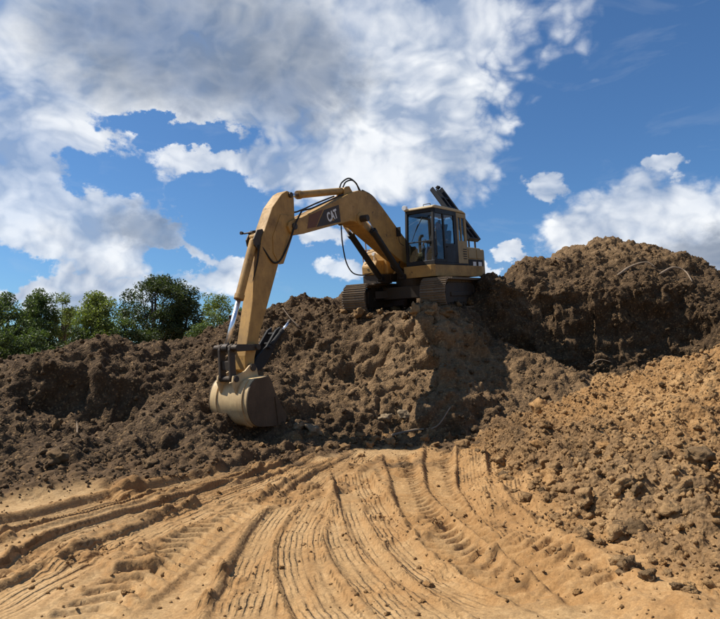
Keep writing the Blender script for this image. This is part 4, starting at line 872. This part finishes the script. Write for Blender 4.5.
# ------------------------------------------------------------------ the operator in the cab
M_SKIN = paint('skin', (0.42, 0.24, 0.16), (0.3, 0.18, 0.12), 0.2, 0.6)
M_JEAN = paint('blue_denim', (0.045, 0.085, 0.20), (0.10, 0.09, 0.08), 0.3, 0.85)
M_SHIRT = paint('dark_shirt', (0.035, 0.035, 0.045), (0.07, 0.06, 0.05), 0.3, 0.85)
M_HAIR = paint('dark_hair', (0.02, 0.015, 0.01), (0.03, 0.02, 0.015), 0.3, 0.8)
def person_mesh():
    J = {'pel': (0.02, 0.84, 1.79, 0.150, 0.13), 'waist': (-0.02, 0.84, 1.95, 0.135, 0.11), 'chest': (-0.04, 0.84, 2.15, 0.165, 0.12), 'up': (-0.04, 0.84, 2.27, 0.13, 0.10),
         'neck': (-0.02, 0.84, 2.35, 0.055, 0.055), 'jaw': (0.03, 0.84, 2.43, 0.065, 0.07), 'head': (0.02, 0.84, 2.53, 0.088, 0.078), 'crown': (0.005, 0.84, 2.60, 0.065, 0.06)}
    E = [('pel', 'waist'), ('waist', 'chest'), ('chest', 'up'), ('up', 'neck'), ('neck', 'jaw'), ('jaw', 'head'), ('head', 'crown')]
    for s_, t in ((1, 'l'), (-1, 'r')):
        y = 0.84
        J['hip' + t] = (0.10, y + s_ * 0.09, 1.77, 0.095, 0.09); J['knee' + t] = (0.52, y + s_ * 0.12, 1.83, 0.065, 0.065); J['calf' + t] = (0.60, y + s_ * 0.12, 1.66, 0.058, 0.056)
        J['ank' + t] = (0.66, y + s_ * 0.11, 1.445, 0.042, 0.042); J['toe' + t] = (0.84, y + s_ * 0.13, 1.405, 0.04, 0.035)
        J['sh' + t] = (-0.04, y + s_ * 0.19, 2.27, 0.066, 0.066); J['elb' + t] = (0.03, y + s_ * 0.29, 2.02, 0.046, 0.046); J['wri' + t] = (0.27, y + s_ * 0.295, 2.02, 0.030, 0.03); J['palm' + t] = (0.335, y + s_ * 0.31, 2.035, 0.034, 0.022)
        E += [('pel', 'hip' + t), ('hip' + t, 'knee' + t), ('knee' + t, 'calf' + t), ('calf' + t, 'ank' + t), ('ank' + t, 'toe' + t), ('up', 'sh' + t), ('sh' + t, 'elb' + t), ('elb' + t, 'wri' + t), ('wri' + t, 'palm' + t)]
    names = list(J); me = bpy.data.meshes.new('tmp'); me.from_pydata([J[k][:3] for k in names], [(names.index(a), names.index(b)) for a, b in E], [])
    o = bpy.data.objects.new('tmp', me); C.objects.link(o)
    sm = o.modifiers.new('skin', 'SKIN'); sm.use_smooth_shade = True; o.modifiers.new('sub', 'SUBSURF').levels = 2
    if not me.skin_vertices:
        bm = bmesh.new(); bm.from_mesh(me); bm.verts.layers.skin.verify(); bm.to_mesh(me); bm.free()
    for i, k in enumerate(names):
        v = me.skin_vertices[0].data[i]; v.radius = J[k][3:5]; v.use_root = (k == 'pel')
    dg = bpy.context.evaluated_depsgraph_get(); r = bpy.data.meshes.new_from_object(o.evaluated_get(dg)); bpy.data.objects.remove(o)
    # fingers closing on the joysticks, nose
    bm = bmesh.new(); bm.from_mesh(r); fm = MB()
    for s_ in (1, -1):
        y = 0.84 + s_ * 0.31
        for q, ln in enumerate((0.9, 1.0, 0.95, 0.8)):
            z = 2.065 - 0.018 * q
            fm.tube(spline([(0.35, y + 0.012 * s_, z), (0.385, y + 0.016 * s_, z), (0.40 , y - 0.006 * s_, z - 0.004), (0.385, y - 0.028 * s_ * ln, z - 0.006)], 3), [0.010] * 9 + [0.007], 6)
        fm.tube([(0.31, y - 0.018 * s_, 2.055), (0.34, y - 0.04 * s_, 2.085), (0.37, y - 0.038 * s_, 2.10)], [0.012, 0.011, 0.008], 6)
    fm.tube([(0.10, 0.84, 2.50), (0.122, 0.84, 2.475), (0.10, 0.84, 2.462)], [0.012, 0.018, 0.014], 6)
    for s_ in (1, -1): fm.tube([(0.015, 0.84 + s_ * 0.078, 2.535), (0.012, 0.84 + s_ * 0.092, 2.51), (0.018, 0.84 + s_ * 0.078, 2.475)], [0.012, 0.016, 0.01], 6)
    vs = [bm.verts.new(v) for v in fm.v]
    for f_ in fm.f:
        try: bm.faces.new([vs[i] for i in f_])
        except ValueError: pass
    bm.to_mesh(r); bm.free(); r.materials.clear()
    for m_ in (M_SKIN, M_JEAN, M_SHIRT, M_HAIR): r.materials.append(m_)
    for p in r.polygons:
        c = p.center; p.use_smooth = True
        if c.z > 2.52 and c.x < 0.065 or (c.z > 2.44 and c.x < -0.03): k = 3
        elif c.z > 2.335: k = 0
        elif c.x > 0.10 and c.z > 1.93 and abs(c.y - 0.84) > 0.2: k = 0
        elif c.z > 1.88 and c.x < 0.42: k = 2
        elif c.z < 1.45 and c.x > 0.55: k = 3
        else: k = 1
        p.material_index = k
    r.name = 'person'; return r
pr = obj('person', person_mesh()); pr.matrix_world = MM
tag(pr, 'person in dark shirt and blue jeans seated in the excavator cab, hands on levers', 'person')

# ------------------------------------------------------------------ roots and sticks
M_ROOT = paint('pale_root', (0.26, 0.19, 0.125), (0.12, 0.085, 0.055), 0.6, 0.85)
def root(px_depth, r, label, lift=0.03, twigs=()):
    pts = []
    for px, py, up in px_depth:
        v = hit(px, py); v.z += up; v.y -= up * 0.5; pts.append(v)
    pts = spline(pts, 5); rs = [r * (1 - 0.55 * i / (len(pts) - 1)) * random.uniform(0.85, 1.15) for i in range(len(pts))]
    b = MB(); b.tube(pts, rs, 8)
    for k, dr_ in twigs:
        p = pts[k]; b.tube([p, p + Vector(dr_) * 0.5 + Vector((0, 0, 0.01)), p + Vector(dr_)], [r * 0.5, r * 0.35, r * 0.2], 6)
    o = b.build('broken_root', M_ROOT, smooth=True); tag(o, label, 'root', 'roots sticking out of the dirt'); return o
random.seed(5)
root([(392, 436, 0.02), (415, 432, 0.05), (436, 430, 0.07), (450, 417, 0.22)], 0.028, 'pale bent root lying along the foot of the bank below the excavator')
root([(618, 275, 0.0), (630, 270, 0.10), (645, 267, 0.14), (655, 270, 0.08)], 0.04, 'curved pale root arching out near the top of the right mound')
root([(660, 274, 0.0), (672, 271, 0.10), (684, 275, 0.12), (692, 283, 0.04)], 0.04, 'pale root hooking down from the right shoulder of the right mound')
root([(77, 436, 0.0), (78, 430, 0.10), (77, 424, 0.22)], 0.014, 'thin twig standing upright on the left slope')
root([(566, 262, 0.0), (560, 264, 0.12), (553, 263, 0.2)], 0.03, 'short root poking out left of the right mound top')
root([(300, 328, 0.0), (290, 322, 0.12), (283, 316, 0.22)], 0.022, 'thin root poking from the bank right of the excavator arm')
root([(590, 365, 0.0), (600, 361, 0.04), (612, 363, 0.02)], 0.02, 'thin root on the slope below the right mound')

# ------------------------------------------------------------------ clods
def clod_mesh(seed, sub=2, mat=None, squash=0.75):
    bm = bmesh.new(); bmesh.ops.create_icosphere(bm, subdivisions=sub, radius=1.0)
    v = np.array([tuple(x.co) for x in bm.verts]); rr = np.random.default_rng(seed)
    n_ = 1 + 0.6 * fbm(v * 0.9 + seed * 3.1, 2, 0.5, seed=seed) + 0.7 * fbm(v * 1.9 + seed, 4, 0.68, seed=seed + 9) + 0.22 * clods(v * 2.4 + seed, seed, 0.6)
    for k in range(7):                       # broken flats
        d_ = rr.normal(size=3); d_ /= np.linalg.norm(d_); c_ = rr.uniform(0.55, 0.85); t = v @ d_
        v = v - np.clip(t - c_, 0, None)[:, None] * d_ * 0.85
    v = v * n_[:, None] * np.array([1, rr.uniform(0.7, 1.0), squash])
    for x, c in zip(bm.verts, v): x.co = c
    me = bpy.data.meshes.new('dirt_clod'); bm.to_mesh(me); bm.free(); me.materials.append(mat)
    me.polygons.foreach_set('use_smooth', [sub > 1] * len(me.polygons)); return me
CB = [clod_mesh(i, 3, M_CLOD_B) for i in range(6)]; CO = [clod_mesh(20 + i, 3, M_CLOD_O) for i in range(5)]; CD = [clod_mesh(40 + i, 3, M_CLOD_D) for i in range(4)]; CP = [clod_mesh(60 + i, 3, M_CLOD_P, 0.6) for i in range(3)]
def put_clod(me, p, r, label, group, rnd, sink=0.25):
    o = obj('dirt_clod', me); o.location = (p[0], p[1], p[2] + r * (0.5 - sink) * 0.75); o.rotation_euler = (rnd.uniform(-0.5, 0.5), rnd.uniform(-0.5, 0.5), rnd.uniform(0, 6.28)); o.scale = (r, r * rnd.uniform(0.85, 1.15), r * rnd.uniform(0.8, 1.1))
    tag(o, label, 'clod', group); return o
rnd = random.Random(11)
def in_view(p, m=25):
    d_ = Matrix.Rotation(-PITCH, 3, 'X') @ (Vector(p) - Vector((0, 0, EYE)))
    if d_.y < 1: return False
    u = 360 + FPX * d_.x / d_.y; v = 309.5 - FPX * d_.z / d_.y
    return -m < u < 720 + m and -m < v < 619 + m
# the biggest lumps on the heap, each its own thing
cnt = 0
while cnt < 210:
    x = rnd.uniform(1.2, 6.2); y = rnd.uniform(3.3, 10.5)
    z = hbil(np.array([x]), np.array([y]))[0]
    if z < 0.02: continue
    zone = (1.0 if z < 0.75 else 0.35) * (1.0 if x > 1.8 else 0.4)
    if rnd.random() > zone: continue
    p = (x, y, surf_z(x, y))
    if not in_view(p): continue
    r = min(0.105, 0.03 + 0.026 * rnd.expovariate(1.0)) * (1.15 if z < 0.6 else 0.8)
    me = rnd.choice(CB + CB + CB + CO + CD[:2])
    colr = 'orange' if me in CO else 'dark brown' if me in CD else 'brown'
    where = 'high on the smoother upper part of the spoil heap' if z > 0.75 else 'in the rough lower part of the spoil heap' if x > 2.0 and z > 0.25 else 'along the toe of the spoil heap beside the ruts'
    put_clod(me, p, r, ('large ' if r > 0.08 else 'small ') + colr + ' lump of dirt ' + where, 'lumps on the spoil heap', rnd); cnt += 1
cnt = 0
while cnt < 42:
    px, py = rnd.uniform(0, 620), rnd.uniform(455, 612)
    v = on_ground(px, py)
    if max(hbil(np.array([v.x]), np.array([v.y]))[0] if v.x > 0 else -1, bil(np.array([v.x]), np.array([v.y]))[0]) > 0.0: continue
    r = min(0.05, 0.012 + 0.010 * rnd.expovariate(1.0)) * (0.6 + v.y / 12)
    put_clod(rnd.choice(CO), (v.x, v.y, surf_z(v.x, v.y)), r, 'small loose clod lying on the rutted tan clay', 'clods on the rutted clay', rnd); cnt += 1
def special(px, py, r, me, name_label):
    v = hit(px, py); o = put_clod(me, (v.x, v.y, v.z), r, name_label, 'single lumps on the bank', rnd)
    return o
special(541, 409, 0.20, CO[0], 'large orange clod at the top left corner of the spoil heap')
special(384, 420, 0.19, CP[0], 'pale tan lump on the lower bank above the root')
special(405, 416, 0.16, CP[1], 'pale tan lump on the lower bank just right of its twin')
special(312, 432, 0.22, CP[2], 'largest pale lump at the foot of the bank right of the bucket')
special(298, 428, 0.15, CP[0], 'smaller pale lump beside the largest one right of the bucket')
special(57, 462, 0.20, CD[0], 'dark lump at the foot of the left slope')
special(55, 298 + 130, 0.16, CD[1], 'dark lump half way down the left slope')
special(632, 534, 0.12, CD[2], 'dark brown lump in the middle of the rough part of the spoil heap')
special(697, 460, 0.14, CD[3], 'dark lump near the right edge of the spoil heap')
for k, (px, py, r) in enumerate([(344, 313, 0.13), (358, 314, 0.17), (380, 312, 0.12), (396, 310, 0.15), (416, 313, 0.19), (430, 314, 0.14), (446, 312, 0.20), (458, 306, 0.16), (470, 303, 0.14), (405, 316, 0.11), (370, 316, 0.10)]):
    v = hit(px, py); put_clod((CB + CD)[k % 10], (v.x, v.y, v.z), r, 'brown clod squeezed up against the front of the excavator tracks', 'clods against the tracks', rnd, 0.4)
for k, (px, py) in enumerate([(225, 448), (262, 446), (330, 446), (352, 443), (368, 446), (425, 440), (448, 440), (462, 446), (478, 452), (190, 458), (150, 466), (120, 470), (500, 462), (280, 452), (340, 439), (360, 437), (375, 441), (390, 444), (410, 446), (436, 445), (300, 447), (318, 451), (345, 449), (455, 437), (470, 440), (400, 438)]):
    v = hit(px, py); put_clod(rnd.choice(CB + CD), (v.x, v.y, v.z), rnd.uniform(0.06, 0.14), 'brown clod fallen at the foot of the bank below the excavator', 'clods at the foot of the bank', rnd)
# crumbs too many to count
def crumbs(name, pts, rad, mat, label, seed):
    r_ = np.random.default_rng(seed); protos = []
    for k in range(6):
        me = clod_mesh(200 + seed * 10 + k, 1, mat); v = np.array([tuple(q.co) for q in me.vertices]); f_ = np.array([tuple(p.vertices) for p in me.polygons]); protos.append((v, f_)); bpy.data.meshes.remove(me)
    V = []; F = []; k0 = 0
    for p, r in zip(pts, rad):
        v, f_ = protos[r_.integers(6)]; a, b_ = r_.uniform(0, 6.28, 2); ca, sa, cb_, sb = math.cos(a), math.sin(a), math.cos(b_), math.sin(b_)
        Rm = np.array([[ca, -sa, 0], [sa, ca, 0], [0, 0, 1]]) @ np.array([[1, 0, 0], [0, cb_, -sb], [0, sb, cb_]])
        V.append((v * r) @ Rm.T + p + np.array([0, 0, 0.25 * r])); F.append(f_ + k0); k0 += len(v)
    V = np.concatenate(V); F = np.concatenate(F); me = bpy.data.meshes.new(name)
    me.vertices.add(len(V)); me.vertices.foreach_set('co', V.ravel()); me.loops.add(F.size); me.loops.foreach_set('vertex_index', F.ravel().astype(np.int32))
    me.polygons.add(len(F)); me.polygons.foreach_set('loop_start', np.arange(0, F.size, 3, dtype=np.int32)); me.update(calc_edges=True); me.validate(); me.materials.append(mat)
    o = obj(name, me); tag(o, label, 'dirt crumbs', kind='stuff'); return o
r_ = np.random.default_rng(77)
def pick(pts, n_, cond, near):
    i = r_.integers(0, len(pts), n_ * 6); q = pts[i]; c = cond(q); q = q[c][:n_]
    return q, near * (0.5 + r_.exponential(0.5, len(q))).clip(0.4, 2.4)
q, rr_ = pick(bank_pts, 6000, lambda p: (p[:, 1] < 20.5) & (p[:, 2] > 0.05) & (np.abs(p[:, 0]) < p[:, 1] * 0.62) & ((p[:, 0] - 1.5) ** 2 / 5 + (p[:, 1] - 18.3) ** 2 / 4 > 1), 0.036)
crumbs('bank_crumbs', q, rr_, M_CRUMB_B, 'scattered small brown crumbs of soil on the bank', 1)
q, rr_ = pick(heap_pts, 8500, lambda p: (p[:, 2] > 0.03) & (np.abs(p[:, 0]) < p[:, 1] * 0.64), 0.020)
crumbs('heap_crumbs', q, rr_, M_CRUMB_O, 'scattered small orange brown crumbs on the spoil heap', 2)
gp = gpts.reshape(-1, 3); gi = np.nonzero(core.ravel())[0]
gsel = gi[(0.09 + churn + 0.5 * nearbank + 0.35 * patch) > r_.uniform(0.0, 1.3, len(gi))]
q, rr_ = pick(gp[gsel], 11000, lambda p: (np.abs(p[:, 0]) < p[:, 1] * 0.64) & (p[:, 1] > 3.4), 0.011)
crumbs('clay_crumbs', q, rr_, M_CRUMB_O, 'scattered small clay crumbs along the ruts', 3)

fsel = gi[(nearb > 0.25) & (Pc[:, 1] > 7)]
q, rr_ = pick(gp[fsel], 4000, lambda p: (np.abs(p[:, 0]) < p[:, 1] * 0.64), 0.024)
crumbs('foot_crumbs', q, rr_, M_CRUMB_B, 'scattered small brown crumbs along the foot of the bank', 4)

# ------------------------------------------------------------------ trees behind the bank
def leafmat(name, c0, c1):
    m = bpy.data.materials.new(name); m.use_nodes = True; N = NT(m.node_tree); N.n.clear()
    tc = N.new('ShaderNodeTexCoord').outputs['Object']; ge = N.new('ShaderNodeNewGeometry')
    f = N.m('ADD', N.m('MULTIPLY', N.noise(tc, 0.9, 3, 0.5), 0.6), N.m('MULTIPLY', ge.outputs['Random Per Island'], 0.4))
    c = N.ramp(f, [(0.25, c0), (0.75, c1)])
    d_ = N.new('ShaderNodeBsdfPrincipled'); N.put(d_.inputs['Base Color'], c); d_.inputs['Roughness'].default_value = 0.55; d_.inputs['Specular IOR Level'].default_value = 0.3
    t = N.new('ShaderNodeBsdfTranslucent'); N.put(t.inputs[0], N.mix(1.0, c, (1.1, 1.25, 0.5), 'MULTIPLY'))
    mx = N.new('ShaderNodeMixShader'); mx.inputs[0].default_value = 0.35; N.l.new(d_.outputs[0], mx.inputs[1]); N.l.new(t.outputs[0], mx.inputs[2])
    o = N.new('ShaderNodeOutputMaterial'); N.l.new(mx.outputs[0], o.inputs[0]); return m
L_DARK = leafmat('dark_leaves', (0.026, 0.038, 0.014), (0.075, 0.095, 0.034)); L_MID = leafmat('green_leaves', (0.045, 0.070, 0.022), (0.13, 0.165, 0.060)); L_LITE = leafmat('light_leaves', (0.085, 0.115, 0.028), (0.22, 0.25, 0.075))
M_BARK = paint('bark', (0.06, 0.048, 0.037), (0.09, 0.075, 0.06), 0.6, 0.9)
def tree(name, px, top_py, wpx, depth, mat, label, seed, low=0.28, clumps=90, leaf=0.092, per=230, cr=0.80, hollow=0.0, group='trees beyond the bank', cat='tree'):
    rr = np.random.default_rng(seed); base = at(px, 368, depth); base.z = -0.05
    H = at(px, top_py, depth).z + 0.05; Wd = wpx / FPX * depth * 0.5
    root_ = bpy.data.objects.new(name, None); C.objects.link(root_); root_.location = base; tag(root_, label, cat, group)
    zc = H * (0.5 + low / 2); rz = H * (1 - low) / 2
    cs = []
    while len(cs) < clumps:
        u = rr.normal(size=3); u /= np.linalg.norm(u); r = rr.uniform(0.25 + hollow, 1) ** 0.55
        lump = 0.80 + 0.36 * math.sin(3.1 * math.atan2(u[1], u[0]) + seed) * 0.5 + 0.3 * math.sin(5 * u[2] + 2.3 * math.atan2(u[1], u[0]) + seed * 1.7) * 0.6
        shape_ = (1 - 0.25 * max(0, u[2])) if u[2] > 0 else 1.0
        c = np.array([u[0] * r * Wd * lump * shape_, u[1] * r * Wd * lump * shape_, zc + u[2] * r * rz * (0.85 + 0.15 * lump)])
        if c[2] > H - cr * 0.5: c[2] = H - cr * rr.uniform(0.5, 0.9)
        cs.append(c)
    b = MB(); tr = H * 0.022 + 0.05; top = zc + rz * 0.35
    tk = spline([(0, 0, 0), (rr.normal() * 0.15, rr.normal() * 0.15, H * 0.3), (rr.normal() * 0.3, rr.normal() * 0.3, top)], 5)
    b.tube(tk, [tr * (1.25 - 1.05 * i / (len(tk) - 1)) for i in range(len(tk))], 9)
    for c in cs[::max(1, clumps // 26)]:
        s0 = tk[min(len(tk) - 2, max(3, int(len(tk) * (0.30 + 0.5 * (c[2] / H)) * 0.8)))]; e = Vector(c); mid = s0.lerp(e, 0.5) + Vector((0, 0, -0.12 * (e - s0).length))
        pts = spline([s0, mid, e], 4); b.tube(pts, [tr * 0.42 * (1 - 0.85 * i / (len(pts) - 1)) for i in range(len(pts))], 6)
    b.build('trunk', M_BARK, root_, smooth=True)
    n_ = clumps * per; ci = rr.integers(0, clumps, n_); cs = np.array(cs); off = rr.normal(size=(n_, 3)); off /= np.linalg.norm(off, axis=1, keepdims=True)
    csz = rr.uniform(0.55, 1.2, clumps) * cr; off *= (rr.uniform(0.1, 1, n_) ** 0.45 * csz[ci])[:, None] * np.array([1, 1, 0.7]); ctr = cs[ci] + off
    t1 = rr.normal(size=(n_, 3)); t1 /= np.linalg.norm(t1, axis=1, keepdims=True); t2 = np.cross(t1, rr.normal(size=(n_, 3))); t2 /= np.linalg.norm(t2, axis=1, keepdims=True)
    sz = (leaf * rr.uniform(0.6, 1.35, n_))[:, None]; t1 *= sz; t2 *= sz * 0.62
    V = np.stack([ctr - t1, ctr + t2 * 0.9 - t1 * 0.1, ctr + t1, ctr - t2 * 0.9 + t1 * 0.1], 1).reshape(-1, 3)
    me = bpy.data.meshes.new('crown'); me.vertices.add(len(V)); me.vertices.foreach_set('co', V.ravel()); me.loops.add(len(V)); me.loops.foreach_set('vertex_index', np.arange(len(V), dtype=np.int32))
    me.polygons.add(n_); me.polygons.foreach_set('loop_start', np.arange(0, len(V), 4, dtype=np.int32)); me.update(calc_edges=True); me.validate(); me.materials.append(mat)
    obj('crown', me, root_); return root_
tree('leafy_tree', 6, 292, 75, 52, L_MID, 'dense green tree at the far left edge behind the left mound', 1, 0.15)
tree('leafy_tree', 36, 288, 52, 55, L_MID, 'mid green tree between the far left tree and the pale one', 2, 0.18, hollow=0.1)
tree('leafy_tree', 62, 287, 34, 66, L_LITE, 'pale thin tree top peeping out behind the left group', 9, 0.3, 45, per=150)
tree('leafy_tree', 93, 291, 58, 50, L_LITE, 'bright yellow green round tree left of the tall dark one', 3, 0.16)
tree('oak_tree', 155, 273, 70, 56, L_DARK, 'tallest tree, dark broad crown with gaps of sky', 4, 0.30, 95, hollow=0.3, cr=0.95)
tree('oak_tree', 181, 279, 50, 57, L_DARK, 'dark tree joined to the right side of the tallest tree', 5, 0.22, 70, hollow=0.15)
tree('leafy_tree', 214, 289, 44, 60, L_LITE, 'thin pale green tree between the dark trees and the excavator arm', 6, 0.22, 60, per=150, hollow=0.1)
tree('leafy_tree', 240, 306, 40, 62, L_MID, 'low tree partly hidden behind the excavator arm', 12, 0.1, 50)
for i, (px, py, w, d_, mt, lab) in enumerate([(-4, 322, 60, 46, L_MID, 'green bush at the far left edge above the mound'), (30, 328, 45, 47, L_MID, 'green bush below the left trees beside the mound crest'),
                                             (122, 316, 36, 49, L_MID, 'bush filling the gap left of the tallest tree'), (145, 326, 50, 50, L_DARK, 'low dark bush under the tallest tree'), (75, 322, 50, 48, L_DARK, 'dark bush under the yellow green tree'), (200, 322, 40, 52, L_MID, 'green bush under the thin pale tree')]):
    tree('bush', px, py, w, d_, mt, lab, 30 + i, 0.0, 45, 0.09, 170, 0.75, group='bushes beyond the bank', cat='bush')
